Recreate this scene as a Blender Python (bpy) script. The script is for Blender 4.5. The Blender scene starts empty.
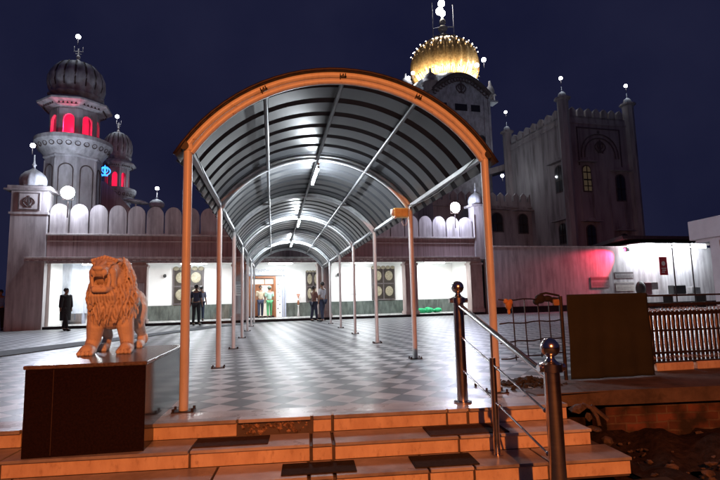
import bpy, bmesh, math, random
from mathutils import Vector, Matrix
random.seed(7)
S = bpy.context.scene
COL = S.collection
PI = math.pi
R = math.radians

# ------------------------------------------------------------------ helpers
class MB:
    """collects shapes in one bmesh"""
    def __init__(s): s.b = bmesh.new()
    def _x(s, vs, M):
        for v in vs: v.co = M @ v.co
    def box(s, x0, x1, y0, y1, z0, z1, M=None, bev=0):
        t = bmesh.new() if bev else s.b
        c = [t.verts.new((x, y, z)) for x in (x0, x1) for y in (y0, y1) for z in (z0, z1)]
        for q in ((0, 1, 3, 2), (4, 6, 7, 5), (0, 4, 5, 1), (2, 3, 7, 6), (0, 2, 6, 4), (1, 5, 7, 3)): t.faces.new([c[i] for i in q])
        if bev:
            bmesh.ops.bevel(t, geom=t.edges[:], offset=bev, segments=1, affect='EDGES', profile=.5)
            mp = {v: s.b.verts.new(v.co) for v in t.verts}
            for f in t.faces: s.b.faces.new([mp[v] for v in f.verts])
            c = list(mp.values()); t.free()
        if M is not None: s._x(c, M)
        return s
    def cyl(s, a, b, r0, r1=None, n=12):
        a = Vector(a); b = Vector(b); r1 = r0 if r1 is None else r1
        q = (b-a).to_track_quat('Z', 'Y')
        A, B = [[s.b.verts.new(c+q @ Vector((r*math.cos(2*PI*k/n), r*math.sin(2*PI*k/n), 0))) for k in range(n)] for c, r in ((a, r0), (b, r1))]
        for k in range(n): s.b.faces.new((A[k], A[(k+1) % n], B[(k+1) % n], B[k]))
        s.b.faces.new(A[::-1]); s.b.faces.new(B)
        return s
    def sph(s, c, r, n=12, sc=(1, 1, 1), rot=None):
        m = max(5, n*2//3); c = Vector(c); V = s.b.verts.new; F = s.b.faces.new
        def P(x, y, z):
            v = Vector((x*r*sc[0], y*r*sc[1], z*r*sc[2]))
            return V(c+(rot @ v if rot else v))
        top, bot = P(0, 0, 1), P(0, 0, -1)
        rg = [[P(math.sin(PI*j/m)*math.cos(2*PI*i/n), math.sin(PI*j/m)*math.sin(2*PI*i/n), math.cos(PI*j/m)) for i in range(n)] for j in range(1, m)]
        for i in range(n):
            k = (i+1) % n
            F((top, rg[0][i], rg[0][k])); F((bot, rg[-1][k], rg[-1][i]))
            for j in range(m-2): F((rg[j][i], rg[j+1][i], rg[j+1][k], rg[j][k]))
        return s
    def lathe(s, prof, n=24, c=(0, 0, 0), rib=0, ribs=0, off=0):
        rings = []
        for r, z in prof:
            ring = []
            for i in range(n):
                a = 2*PI*(i+off)/n
                rr = r*(1+rib*abs(math.cos(a*ribs/2))) if ribs else r
                ring.append(s.b.verts.new((c[0]+rr*math.cos(a), c[1]+rr*math.sin(a), c[2]+z)))
            rings.append(ring)
        for k in range(len(rings)-1):
            for i in range(n):
                j = (i+1) % n
                s.b.faces.new((rings[k][i], rings[k][j], rings[k+1][j], rings[k+1][i]))
        s.b.faces.new(list(reversed(rings[0]))); s.b.faces.new(rings[-1])
        return s
    def tube(s, pts, r, n=8, closed=False):
        pts = [Vector(p) for p in pts]; rings = []
        for i, p in enumerate(pts):
            if closed: t = pts[(i+1) % len(pts)]-pts[i-1]
            else: t = pts[min(i+1, len(pts)-1)]-pts[max(i-1, 0)]
            q = t.to_track_quat('Z', 'Y')
            rings.append([s.b.verts.new(p+q @ Vector((r*math.cos(2*PI*k/n), r*math.sin(2*PI*k/n), 0))) for k in range(n)])
        m = len(rings)
        for i in range(m if closed else m-1):
            A, B = rings[i], rings[(i+1) % m]
            for k in range(n):
                s.b.faces.new((A[k], A[(k+1) % n], B[(k+1) % n], B[k]))
        if not closed:
            s.b.faces.new(list(reversed(rings[0]))); s.b.faces.new(rings[-1])
        return s
    def prism(s, poly, y0, y1, M=None, axis='y'):
        if axis == 'y':
            a = [s.b.verts.new((p[0], y0, p[1])) for p in poly]; b = [s.b.verts.new((p[0], y1, p[1])) for p in poly]
        elif axis == 'z':
            a = [s.b.verts.new((p[0], p[1], y1)) for p in poly]; b = [s.b.verts.new((p[0], p[1], y0)) for p in poly]
        else:
            a = [s.b.verts.new((y0, p[0], p[1])) for p in poly]; b = [s.b.verts.new((y1, p[0], p[1])) for p in poly]
        n = len(poly)
        fs = [s.b.faces.new(a), s.b.faces.new(list(reversed(b)))]
        for i in range(n):
            j = (i+1) % n
            fs.append(s.b.faces.new((a[j], a[i], b[i], b[j])))
        if M is not None: s._x(a+b, M)
        return s

def ob(name, mb, m, parent=None, smooth=False, loc=None, rz=None, auto=None):
    me = bpy.data.meshes.new(name)
    bmesh.ops.recalc_face_normals(mb.b, faces=mb.b.faces[:])
    mb.b.to_mesh(me); mb.b.free()
    if smooth:
        for p in me.polygons: p.use_smooth = True
        if auto:
            try: me.set_sharp_from_angle(angle=R(auto))
            except Exception: pass
    o = bpy.data.objects.new(name, me); COL.objects.link(o)
    for mm in (m if isinstance(m, (list, tuple)) else [m]): me.materials.append(mm)
    if parent: o.parent = parent
    if loc: o.location = loc
    if rz is not None: o.rotation_euler = (0, 0, rz)
    return o
def tag(o, label, cat, group=None, kind=None):
    if label: o['label'] = label
    if cat: o['category'] = cat
    if group: o['group'] = group
    if kind: o['kind'] = kind
    return o
def thing(name, label, cat, loc=(0, 0, 0), rz=0, group=None):
    o = bpy.data.objects.new(name, None); COL.objects.link(o)
    o.empty_display_size = .2
    o.location = loc; o.rotation_euler = (0, 0, rz)
    return tag(o, label, cat, group)
def dup(root, loc, rz=None, label=None, scale=None):
    r = root.copy(); COL.objects.link(r); r.location = loc
    if rz is not None: r.rotation_euler = (0, 0, rz)
    if label: r['label'] = label
    if scale: r.scale = scale
    for ch in list(root.children):
        c = ch.copy(); COL.objects.link(c); c.parent = r
        for g in ch.children:
            d = g.copy(); COL.objects.link(d); d.parent = c
    return r
def lamp(kind, name, power, color, loc, parent=None, size=.1, target=None, spot=None, blend=.5):
    l = bpy.data.lights.new(name, kind); l.energy = power; l.color = color
    if kind in ('POINT', 'SPOT'): l.shadow_soft_size = size
    if kind == 'AREA': l.size = size
    if kind == 'SPOT': l.spot_size = R(spot); l.spot_blend = blend
    o = bpy.data.objects.new(name, l); COL.objects.link(o); o.location = loc
    if target is not None:
        o.rotation_euler = (Vector(target)-Vector(loc)).to_track_quat('-Z', 'Y').to_euler()
    if parent: o.parent = parent
    return o

# ------------------------------------------------------------------ materials
def mat(name, c1, c2=None, rough=.6, metal=0, scale=4, stretch=(1, 1, 1), bump=0, bscale=None, ramp=(.35, .65), detail=6,
        c3=None, scale3=1.2, stretch3=(1, 1, 1), ramp3=(.5, .75), rvar=0, coat=0):
    m = bpy.data.materials.new(name); m.use_nodes = True
    nt = m.node_tree; N = nt.nodes; L = nt.links
    b = N['Principled BSDF']
    b.inputs['Roughness'].default_value = rough; b.inputs['Metallic'].default_value = metal
    b.inputs['Coat Weight'].default_value = coat
    tc = N.new('ShaderNodeTexCoord')
    def noise(sc, st, det=detail):
        mp = N.new('ShaderNodeMapping'); mp.inputs['Scale'].default_value = st
        L.new(tc.outputs['Object'], mp.inputs[0])
        n = N.new('ShaderNodeTexNoise'); n.inputs['Scale'].default_value = sc; n.inputs['Detail'].default_value = det
        n.inputs['Roughness'].default_value = .62
        L.new(mp.outputs[0], n.inputs['Vector']); return n
    out = None
    if c2:
        n = noise(scale, stretch); r = N.new('ShaderNodeMapRange')
        r.inputs[1].default_value = ramp[0]; r.inputs[2].default_value = ramp[1]
        L.new(n.outputs[0], r.inputs[0])
        mx = N.new('ShaderNodeMix'); mx.data_type = 'RGBA'
        mx.inputs[6].default_value = (*c1, 1); mx.inputs[7].default_value = (*c2, 1)
        L.new(r.outputs[0], mx.inputs[0]); out = mx.outputs[2]
        if c3:
            n3 = noise(scale3, stretch3); r3 = N.new('ShaderNodeMapRange')
            r3.inputs[1].default_value = ramp3[0]; r3.inputs[2].default_value = ramp3[1]
            L.new(n3.outputs[0], r3.inputs[0])
            m3 = N.new('ShaderNodeMix'); m3.data_type = 'RGBA'
            L.new(r3.outputs[0], m3.inputs[0]); L.new(out, m3.inputs[6]); m3.inputs[7].default_value = (*c3, 1)
            out = m3.outputs[2]
        L.new(out, b.inputs['Base Color'])
        if rvar:
            rr = N.new('ShaderNodeMapRange'); rr.inputs[1].default_value = .3; rr.inputs[2].default_value = .7
            rr.inputs[3].default_value = max(.02, rough-rvar); rr.inputs[4].default_value = rough+rvar
            n4 = noise(scale*.7, (1, 1, 1)); L.new(n4.outputs[0], rr.inputs[0]); L.new(rr.outputs[0], b.inputs['Roughness'])
    else:
        b.inputs['Base Color'].default_value = (*c1, 1)
    if bump:
        nb = noise(bscale or scale*3, (1, 1, 1) if bscale else stretch)
        bp = N.new('ShaderNodeBump'); bp.inputs['Strength'].default_value = bump; bp.inputs['Distance'].default_value = .02
        L.new(nb.outputs[0], bp.inputs['Height']); L.new(bp.outputs[0], b.inputs['Normal'])
    return m
def emis(name, col, st, base=(.8, .8, .8)):
    m = bpy.data.materials.new(name); m.use_nodes = True
    b = m.node_tree.nodes['Principled BSDF']
    b.inputs['Base Color'].default_value = (*base, 1)
    b.inputs['Emission Color'].default_value = (*col, 1); b.inputs['Emission Strength'].default_value = st
    return m

M = {}
M['wall'] = mat('streaked_paint', (.54, .52, .53), (.31, .29, .30), .75, scale=2.2, stretch=(2.4, 2.4, .2), ramp=(.38, .66), bump=.15,
                c3=(.19, .17, .175), scale3=1.0, stretch3=(1.6, 1.6, .6), ramp3=(.5, .8))
M['wall_red'] = mat('streaked_red_paint', (.42, .32, .325), (.27, .20, .205), .75, scale=2.5, stretch=(3.6, 3.6, .15), ramp=(.36, .66), bump=.15,
                c3=(.10, .055, .055), scale3=1.6, stretch3=(8, 8, .2), ramp3=(.54, .74))
M['tower'] = mat('tower_paint', (.44, .42, .43), (.25, .235, .24), .8, scale=1.1, stretch=(1.6, 1.6, .22), ramp=(.34, .68), bump=.1,
                 c3=(.13, .115, .12), scale3=.8, stretch3=(2.2, 2.2, .3), ramp3=(.52, .8))
M['minaret'] = mat('minaret_plaster', (.56, .60, .66), (.34, .36, .40), .75, scale=1.6, stretch=(1.5, 1.5, .5), ramp=(.36, .68), bump=.15, c3=(.16, .17, .19), scale3=1.2, stretch3=(2, 2, .4), ramp3=(.54, .8))
M['dark_trim'] = mat('dark_trim', (.07, .06, .065), (.12, .10, .10), .7, scale=8)
M['white'] = mat('white_paint', (.80, .80, .78), (.72, .72, .70), .6, scale=1.2, bump=.03)
M['white_edge'] = mat('weathered_white_paint', (.62, .60, .58), (.36, .34, .34), .6, scale=3, stretch=(2, 2, .6), ramp=(.4, .7))
M['granite_dark'] = mat('dark_granite', (.012, .007, .008), (.022, .012, .013), .14, scale=60, rvar=.05)
M['granite_top'] = mat('brown_granite_top', (.17, .14, .135), (.09, .07, .07), .25, scale=40)
M['wains'] = mat('grey_green_marble', (.13, .15, .135), (.05, .062, .055), .3, scale=3, stretch=(2.5, 2.5, .7), ramp=(.35, .65))
M['pinkstone'] = mat('pinkish_pillar_marble', (.42, .33, .31), (.28, .21, .20), .35, scale=3, stretch=(2, 2, .5))
M['step'] = mat('step_marble', (.40, .40, .42), (.26, .25, .265), .36, scale=5, rvar=.12, bump=.05, c3=(.14, .12, .12), scale3=2.2, ramp3=(.52, .72))
M['step_pale'] = mat('pale_step_marble', (.56, .56, .58), (.42, .41, .43), .34, scale=5, rvar=.1, bump=.05, c3=(.2, .17, .16), scale3=2.2, ramp3=(.56, .75))
M['riser'] = mat('riser_marble', (.76, .64, .52), (.60, .46, .36), .5, scale=7, stretch=(1, 1, .5), bump=.12, c3=(.40, .28, .20), scale3=24, stretch3=(1, 1, .5), ramp3=(.55, .8))
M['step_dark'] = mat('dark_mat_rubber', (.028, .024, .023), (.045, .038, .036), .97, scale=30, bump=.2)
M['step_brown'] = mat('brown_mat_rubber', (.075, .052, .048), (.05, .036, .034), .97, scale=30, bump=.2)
M['mortar'] = mat('broken_mortar', (.50, .34, .25), (.12, .08, .065), .9, scale=22, bump=.9, ramp=(.42, .58))
M['concrete'] = mat('dusty_concrete', (.13, .10, .09), (.07, .055, .05), .85, scale=5, bump=.5, c3=(.035, .028, .025), scale3=3, ramp3=(.55, .7))
M['soil'] = mat('rubble_soil', (.048, .034, .029), (.018, .013, .012), .95, scale=14, bump=1, bscale=30)
M['rock'] = mat('broken_stone', (.13, .098, .088), (.05, .038, .035), .9, scale=18, bump=.6)
M['post'] = mat('white_post_paint', (.66, .66, .66), (.52, .51, .50), .38, scale=9, stretch=(2, 2, .35), ramp=(.5, .78), c3=(.26, .17, .12), scale3=12, ramp3=(.66, .76))
M['pipe'] = mat('grey_pipe_paint', (.20, .21, .22), (.13, .135, .145), .38, metal=.3, scale=6)
M['rib_white'] = mat('white_rib_paint', (.72, .74, .76), (.55, .56, .58), .35, scale=6)
M['beam'] = mat('pale_beam_paint', (.42, .43, .45), (.30, .31, .33), .4, scale=6)
M['sheet'] = mat('galvanised_sheet', (.062, .066, .073), (.050, .053, .059), .33, metal=.3, scale=1.5, stretch=(1, .4, 1), ramp=(.15, .85))
M['black'] = mat('black_plastic', (.02, .02, .02), (.03, .03, .03), .5, scale=20)
M['steel'] = mat('stainless_steel', (.72, .69, .67), (.58, .55, .53), .20, metal=1, scale=5, stretch=(1, 1, 6), rvar=.05)
M['iron'] = mat('black_iron', (.018, .016, .017), (.05, .03, .025), .55, metal=.3, scale=20)
M['rail_gold'] = mat('cream_rail_ornament', (.34, .24, .19), (.10, .07, .06), .5, scale=26)
M['rail_bal'] = mat('pale_baluster_paint', (.42, .37, .34), (.24, .19, .165), .85, scale=8)
M['hanging'] = mat('brown_cloth', (.038, .040, .031), (.030, .032, .025), .9, scale=3, bump=.1, bscale=200)
M['brick'] = None
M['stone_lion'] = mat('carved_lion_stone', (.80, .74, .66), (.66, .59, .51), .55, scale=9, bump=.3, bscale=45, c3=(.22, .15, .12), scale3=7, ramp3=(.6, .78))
M['wood'] = mat('brown_door_wood', (.30, .115, .045), (.20, .07, .03), .45, scale=3, stretch=(8, 8, .5))
M['dark_wood'] = mat('dark_shutter_wood', (.035, .026, .02), (.02, .015, .011), .5, scale=4, stretch=(8, 8, .5))
M['cream'] = mat('cream_medallion', (.34, .31, .22), (.20, .17, .11), .5, scale=16)
M['blue_grey'] = mat('blue_grey_frame', (.42, .45, .55), (.33, .36, .46), .5, scale=6)
M['glass'] = mat('window_glass', (.03, .03, .035), None, .08)
M['dome_stone'] = mat('dome_stone', (.52, .56, .61), (.28, .30, .33), .65, scale=4, stretch=(1, 1, .5), ramp=(.38, .66))
M['gold'] = mat('gold_leaf', (.66, .42, .17), (.34, .18, .06), .34, metal=.6, scale=7, bump=.2, bscale=12)
M['glow'] = emis('lamp_globe_glow', (.93, .96, 1), 26)
M['tube'] = emis('fluorescent_tube_glow', (.88, .95, 1), 560)
M['tube_porch'] = emis('porch_tube_glow', (.90, .97, 1), 120)
M['led'] = emis('led_strip_glow', (.86, .93, 1), 60)
M['flood'] = emis('floodlight_glow', (.90, .93, 1), 90)
M['redglow'] = emis('red_lamp_glow', (1, .02, .08), 26)
M['blueneon'] = emis('blue_neon_glow', (.01, .22, 1), 3.2)
M['sodium'] = emis('sodium_lamp_glow', (1, .36, .08), 40)
M['room'] = emis('lit_window_glow', (1, .72, .42), .035, (.1, .08, .06))
M['skin'] = mat('brown_skin', (.22, .115, .07), None, .5)
M['hair'] = mat('black_hair', (.012, .01, .01), None, .5)
M['yellow'] = mat('yellow_plastic', (.80, .60, .20), (.62, .42, .12), .4, scale=10)
M['red_sign'] = mat('red_sign_paint', (.55, .04, .05), (.45, .03, .04), .5, scale=10)
M['lilac'] = mat('lilac_grey_plaster', (.86, .84, .88), (.78, .76, .80), .7, scale=2, bump=.1)
def darken_creases(m, dark, lo=.46, hi=.51):  # blends towards the dark colour where the mesh is concave
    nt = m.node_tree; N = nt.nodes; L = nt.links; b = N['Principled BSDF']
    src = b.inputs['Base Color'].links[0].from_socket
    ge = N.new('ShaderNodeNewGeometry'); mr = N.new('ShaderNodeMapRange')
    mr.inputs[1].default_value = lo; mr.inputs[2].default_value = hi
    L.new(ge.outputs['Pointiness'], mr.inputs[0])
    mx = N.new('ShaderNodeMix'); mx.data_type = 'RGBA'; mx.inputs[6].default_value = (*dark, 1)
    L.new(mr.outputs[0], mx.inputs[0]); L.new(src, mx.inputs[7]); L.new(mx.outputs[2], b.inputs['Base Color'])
darken_creases(M['stone_lion'], (.30, .21, .16), .44, .50)
def cloth(name, c): return mat(name, c, tuple(v*.7 for v in c), .85, scale=12, bump=.2)

def brick_mat():
    m = bpy.data.materials.new('old_brickwork'); m.use_nodes = True
    nt = m.node_tree; N = nt.nodes; L = nt.links; b = N['Principled BSDF']; b.inputs['Roughness'].default_value = .92
    tc = N.new('ShaderNodeTexCoord'); sp = N.new('ShaderNodeSeparateXYZ'); cb = N.new('ShaderNodeCombineXYZ')
    L.new(tc.outputs['Object'], sp.inputs[0]); L.new(sp.outputs[0], cb.inputs[0]); L.new(sp.outputs[2], cb.inputs[1])
    nz = N.new('ShaderNodeTexNoise'); nz.inputs['Scale'].default_value = 6; L.new(tc.outputs['Object'], nz.inputs['Vector'])
    ad = N.new('ShaderNodeVectorMath'); ad.operation = 'MULTIPLY_ADD'; ad.inputs[1].default_value = (.03, .03, 0)
    L.new(nz.outputs['Color'], ad.inputs[0]); L.new(cb.outputs[0], ad.inputs[2])
    br = N.new('ShaderNodeTexBrick'); br.inputs['Scale'].default_value = 1
    br.inputs['Brick Width'].default_value = .23; br.inputs['Row Height'].default_value = .085; br.inputs['Mortar Size'].default_value = .009
    br.inputs['Color1'].default_value = (.19, .075, .06, 1); br.inputs['Color2'].default_value = (.09, .042, .036, 1); br.inputs['Mortar'].default_value = (.15, .11, .095, 1)
    L.new(ad.outputs[0], br.inputs['Vector'])
    n2 = N.new('ShaderNodeTexNoise'); n2.inputs['Scale'].default_value = 4; n2.inputs['Detail'].default_value = 8; L.new(tc.outputs['Object'], n2.inputs['Vector'])
    mr = N.new('ShaderNodeMapRange'); mr.inputs[1].default_value = .42; mr.inputs[2].default_value = .62; L.new(n2.outputs[0], mr.inputs[0])
    mx = N.new('ShaderNodeMix'); mx.data_type = 'RGBA'; mx.inputs[7].default_value = (.03, .022, .019, 1)
    L.new(mr.outputs[0], mx.inputs[0]); L.new(br.outputs['Color'], mx.inputs[6]); L.new(mx.outputs[2], b.inputs['Base Color'])
    bp = N.new('ShaderNodeBump'); bp.inputs['Strength'].default_value = .8; bp.inputs['Distance'].default_value = .02; bp.invert = True
    L.new(br.outputs['Fac'], bp.inputs['Height'])
    b2 = N.new('ShaderNodeBump'); b2.inputs['Strength'].default_value = .7; b2.inputs['Distance'].default_value = .02
    L.new(n2.outputs[0], b2.inputs['Height']); L.new(bp.outputs[0], b2.inputs['Normal']); L.new(b2.outputs[0], b.inputs['Normal'])
    return m
M['granite_dark'].node_tree.nodes['Principled BSDF'].inputs['Specular IOR Level'].default_value = .25
M['brick'] = brick_mat()
for k_ in ('step_dark', 'step_brown', 'soil', 'hanging'): M[k_].node_tree.nodes['Principled BSDF'].inputs['Specular IOR Level'].default_value = .12

def floor_mat():
    m = bpy.data.materials.new('checkered_marble'); m.use_nodes = True
    nt = m.node_tree; N = nt.nodes; L = nt.links; b = N['Principled BSDF']
    tc = N.new('ShaderNodeTexCoord')
    mp = N.new('ShaderNodeMapping'); mp.inputs['Rotation'].default_value = (0, 0, R(-49.9)); mp.inputs['Location'].default_value = (.13, .02, .5)
    mp.inputs['Scale'].default_value = (1, 1, 0)
    L.new(tc.outputs['Object'], mp.inputs[0])
    ck = N.new('ShaderNodeTexChecker'); ck.inputs['Scale'].default_value = 1/.29
    ck.inputs['Color1'].default_value = (.56, .56, .57, 1); ck.inputs['Color2'].default_value = (.135, .14, .15, 1)
    L.new(mp.outputs[0], ck.inputs['Vector'])
    # each slab its own shade
    br = N.new('ShaderNodeTexBrick'); br.offset = 0; br.inputs['Scale'].default_value = 1
    br.inputs['Brick Width'].default_value = .29; br.inputs['Row Height'].default_value = .29; br.inputs['Mortar Size'].default_value = .006
    br.inputs['Color1'].default_value = (1, 1, 1, 1); br.inputs['Color2'].default_value = (.80, .80, .80, 1); br.inputs['Mortar'].default_value = (.35, .35, .35, 1)
    L.new(mp.outputs[0], br.inputs['Vector'])
    mu = N.new('ShaderNodeMix'); mu.data_type = 'RGBA'; mu.blend_type = 'MULTIPLY'; mu.inputs[0].default_value = 1
    L.new(ck.outputs[0], mu.inputs[6]); L.new(br.outputs['Color'], mu.inputs[7])
    nz = N.new('ShaderNodeTexNoise'); nz.inputs['Scale'].default_value = 2.6; nz.inputs['Detail'].default_value = 9; nz.inputs['Roughness'].default_value = .65
    L.new(tc.outputs['Object'], nz.inputs['Vector'])
    mr = N.new('ShaderNodeMapRange'); mr.inputs[1].default_value = .32; mr.inputs[2].default_value = .7; mr.inputs[3].default_value = 1.12; mr.inputs[4].default_value = .62
    L.new(nz.outputs[0], mr.inputs[0])
    m2 = N.new('ShaderNodeMix'); m2.data_type = 'RGBA'; m2.blend_type = 'MULTIPLY'; m2.inputs[0].default_value = 1
    L.new(mu.outputs[2], m2.inputs[6]); L.new(mr.outputs[0], m2.inputs[7]); L.new(m2.outputs[2], b.inputs['Base Color'])
    rr = N.new('ShaderNodeMapRange'); rr.inputs[1].default_value = .3; rr.inputs[2].default_value = .7; rr.inputs[3].default_value = .30; rr.inputs[4].default_value = .46
    L.new(nz.outputs[0], rr.inputs[0]); L.new(rr.outputs[0], b.inputs['Roughness'])
    n3 = N.new('ShaderNodeTexNoise'); n3.inputs['Scale'].default_value = 9; n3.inputs['Detail'].default_value = 3; L.new(tc.outputs['Object'], n3.inputs['Vector'])
    ad = N.new('ShaderNodeMath'); ad.operation = 'MULTIPLY_ADD'; ad.inputs[1].default_value = -.25
    L.new(br.outputs['Fac'], ad.inputs[0]); L.new(n3.outputs[0], ad.inputs[2])
    bp = N.new('ShaderNodeBump'); bp.inputs['Strength'].default_value = .07; bp.inputs['Distance'].default_value = .008
    L.new(ad.outputs[0], bp.inputs['Height']); L.new(bp.outputs[0], b.inputs['Normal'])
    return m
M['floor'] = floor_mat()
M['border'] = mat('plain_marble_border', (.52, .51, .50), (.38, .37, .37), .28, scale=4, rvar=.1, c3=(.26, .24, .23), scale3=2, ramp3=(.55, .75))
M['asphalt'] = mat('dark_asphalt', (.05, .048, .046), (.03, .03, .03), .85, scale=30, bump=.4)
M['diagonal_strip'] = mat('dark_strip_surface', (.055, .06, .065), (.085, .09, .095), .85, scale=8)

# ------------------------------------------------------------------ facade frame
A = math.atan(.085)
CA, SA = math.cos(A), math.sin(A)
def fl(u, v, z=0):
    """a point given along the facade (u), behind it (v) and up (z)"""
    return (u*CA-v*SA, 23.594+u*SA+v*CA, z)

# ------------------------------------------------------------------ ground
SL = -.070
def sy(x): return 4.44+SL*x          # front edge line of the top step
g = MB(); g.box(-260, 260, -120, 320, -.9, -.56)
tag(ob('ground', g, M['soil']), None, None, kind='structure')
g = MB(); poly = [(-60, sy(-60)+.05), (2.66, sy(2.66)+.05), (2.66, 4.80), (3.45, 4.69), (9, 4.15), (60, 4.15), (60, 60), (-60, 60)]
g.prism(poly, -.13, 0, axis='z')
tag(ob('courtyard_floor', g, M['floor']), None, None, kind='structure')
g = MB(); g.prism([(-60, sy(-60)+.03), (2.66, sy(2.66)+.03), (2.66, 4.64), (-.90, 4.88), (-1.95, 4.95), (-60, 9.0)], .001, .005, axis='z')
tag(ob('courtyard_border', g, M['border']), None, None, kind='structure')
g = MB(); g.prism([(2.60, 4.68), (3.45, 4.665), (9, 4.12), (9, 5.62), (3.35, 5.62), (3.05, 5.1), (2.60, 4.9)], .001, .012, axis='z'); g.prism([(2.665, 4.775), (3.45, 4.665), (9, 4.12), (9, 4.145), (3.45, 4.688), (2.665, 4.797)], -.135, .0005, axis='z')
tag(ob('concrete_ledge', g, M['concrete']), None, None, kind='structure')
g = MB(); g.box(-60, 3.02, -20, 3.55, -.56, -.425)
tag(ob('lower_pavement', g, M['asphalt']), None, None, kind='structure')
# rough soil below the ledge on the right
g = MB(); bm = g.b; nx, ny = 70, 44; vs = []
for j in range(ny+1):
    row = []
    for i in range(nx+1):
        x = 2.95+i*.09; y = 1.2+j*.085
        h = .05*math.sin(x*5.1+y*3)+.04*math.sin(x*11.3-y*7.7)+.05*(random.random()-.5)+.06*math.exp(-((x-4.6)**2+(y-4.3)**2)*3)
        row.append(bm.verts.new((x, y, -.56+max(0, h+.06)+(.04 if y > 4 else 0))))
    vs.append(row)
for j in range(ny):
    for i in range(nx): bm.faces.new((vs[j][i], vs[j][i+1], vs[j+1][i+1], vs[j+1][i]))
tag(ob('bare_soil', g, M['soil'], smooth=True), None, None, kind='structure')
def rock(mb, c, r):
    ph = 1.618; P = []
    for i in (-1, 1):
        for j in (-ph, ph): P += [(0, i, j), (i, j, 0), (j, 0, i)]
    t = [mb.b.verts.new(Vector(p).normalized()*r) for p in P]
    d0 = min((t[0].co-v.co).length for v in t[1:])*1.1
    adj = lambda a, b: (t[a].co-t[b].co).length < d0
    if not rock.f: rock.f = [(a, b, c) for a in range(12) for b in range(a+1, 12) for c in range(b+1, 12) if adj(a, b) and adj(b, c) and adj(a, c)]
    for a, b, c_ in rock.f: mb.b.faces.new((t[a], t[b], t[c_]))
    sc = Vector((random.uniform(.7, 1.4), random.uniform(.7, 1.3), random.uniform(.4, .9)))
    q = Matrix.Rotation(random.random()*6, 3, Vector((random.random(), random.random(), 1)).normalized())
    for v in t:
        k = random.uniform(.75, 1.15)
        v.co = q @ Vector((v.co.x*sc.x*k, v.co.y*sc.y*k, v.co.z*sc.z*k))+Vector(c)
rock.f = None
g = MB()
for k in range(420):
    x = random.uniform(3.05, 6.5); y = random.uniform(2.6, 4.55)
    rock(g, (x, y, -.50+random.random()*.05), random.choice([.012, .018, .02, .03, .045]))
tag(ob('rubble', g, M['rock']), 'loose rubble and stone chips lying on the bare soil below the ledge', 'rubble', kind='stuff')
g = MB()
for k in range(260):
    a = random.random()*2*PI; d = abs(random.gauss(0, .14))
    x = 2.86+d*math.cos(a)*1.5; y = 5.3+d*math.sin(a)*.8
    rock(g, (x, y, .015+max(0, .06-d*.3)*random.random()), random.choice([.012, .02, .03, .035]))
tag(ob('gravel_heap', g, M['asphalt']), 'low heap of dark gravel on the marble beside the right front canopy post', 'gravel', kind='stuff')

# thin dark strip crossing the courtyard diagonally
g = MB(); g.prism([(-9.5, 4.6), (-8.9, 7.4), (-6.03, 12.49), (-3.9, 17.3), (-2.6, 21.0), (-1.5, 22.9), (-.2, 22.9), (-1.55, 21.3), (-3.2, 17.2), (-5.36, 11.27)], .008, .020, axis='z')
tag(ob('courtyard_strip', g, M['diagonal_strip']), 'long dark strip running diagonally over the checkered marble on the left', 'carpet')

# ------------------------------------------------------------------ entrance steps
RS = math.atan(SL)
st = thing('entrance_steps', 'broad marble entrance steps with worn orange lit risers at the bottom of the picture', 'steps', (0, 4.44, 0), RS)
TH, TR = .134, .335
cuts = [[-6, -4.2, -2.03, -.30, .33, .51, 1.54, 1.73, 2.68], [-6, -3.9, -2.0, -.62, .32, .50, 1.54, 2.70], [-6, -3.4, -1.9, -.4, .30, .49, 1.20, 1.55, 2.14, 2.82]]
for k in range(3):
    z = -TH*k; y = -TR*k; cs = cuts[k]
    for a, b in zip(cs[:-1], cs[1:]):
        gp = .009; ga = .016 if a in (.33, .51, .32, .50, .30, .49, 1.73) else gp; gb = .0
        d = .035*(a < -.2)*0
        g = MB(); g.box(a+ga, b-gp, y-.0, y+(.12 if k == 0 else TR+.02), z-.024, z+(.006 if k == 0 else 0), bev=.004); ob('tread_slab', g, M['step'] if (k*3+cs.index(a)) % 3 else M['step_pale'], st)
        if k == 0 and a == -.30:
            g = MB()
            for q in range(190):
                rock(g, (random.uniform(a+.04, b-.04), y+.060+random.random()*.02, z-.036-random.random()*.09), random.uniform(.014, .034))
            g.box(a+gp, b-gp, y+.075, y+.10, z-TH, z-.024); ob('broken_riser', g, M['mortar'], st)
        else:
            g = MB(); g.box(a+ga, b-gp, y+.028, y+.048, z-TH, z-.024, bev=.003); ob('riser_panel', g, M['riser'], st)
    g = MB(); g.box(-6, cs[-1]-.01, y+.049, y+TR+.35, z-TH-.02, z-.026); ob('core', g, M['dark_trim'], st)
# mats
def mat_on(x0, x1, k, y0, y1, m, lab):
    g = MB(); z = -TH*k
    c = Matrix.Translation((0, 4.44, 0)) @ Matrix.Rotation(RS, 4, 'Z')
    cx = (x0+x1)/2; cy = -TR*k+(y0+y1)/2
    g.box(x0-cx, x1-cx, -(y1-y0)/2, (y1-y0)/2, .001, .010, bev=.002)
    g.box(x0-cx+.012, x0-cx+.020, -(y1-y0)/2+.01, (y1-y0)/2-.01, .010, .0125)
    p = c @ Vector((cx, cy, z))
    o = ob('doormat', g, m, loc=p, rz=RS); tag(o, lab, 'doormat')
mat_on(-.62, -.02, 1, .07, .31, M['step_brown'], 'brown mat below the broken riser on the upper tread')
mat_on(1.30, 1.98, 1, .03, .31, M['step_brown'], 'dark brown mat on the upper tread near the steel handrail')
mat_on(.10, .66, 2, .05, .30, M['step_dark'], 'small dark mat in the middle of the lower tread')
mat_on(1.10, 1.60, 2, .04, .31, M['step_dark'], 'blackest mat, lying on the lower tread beside the handrail post')

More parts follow.
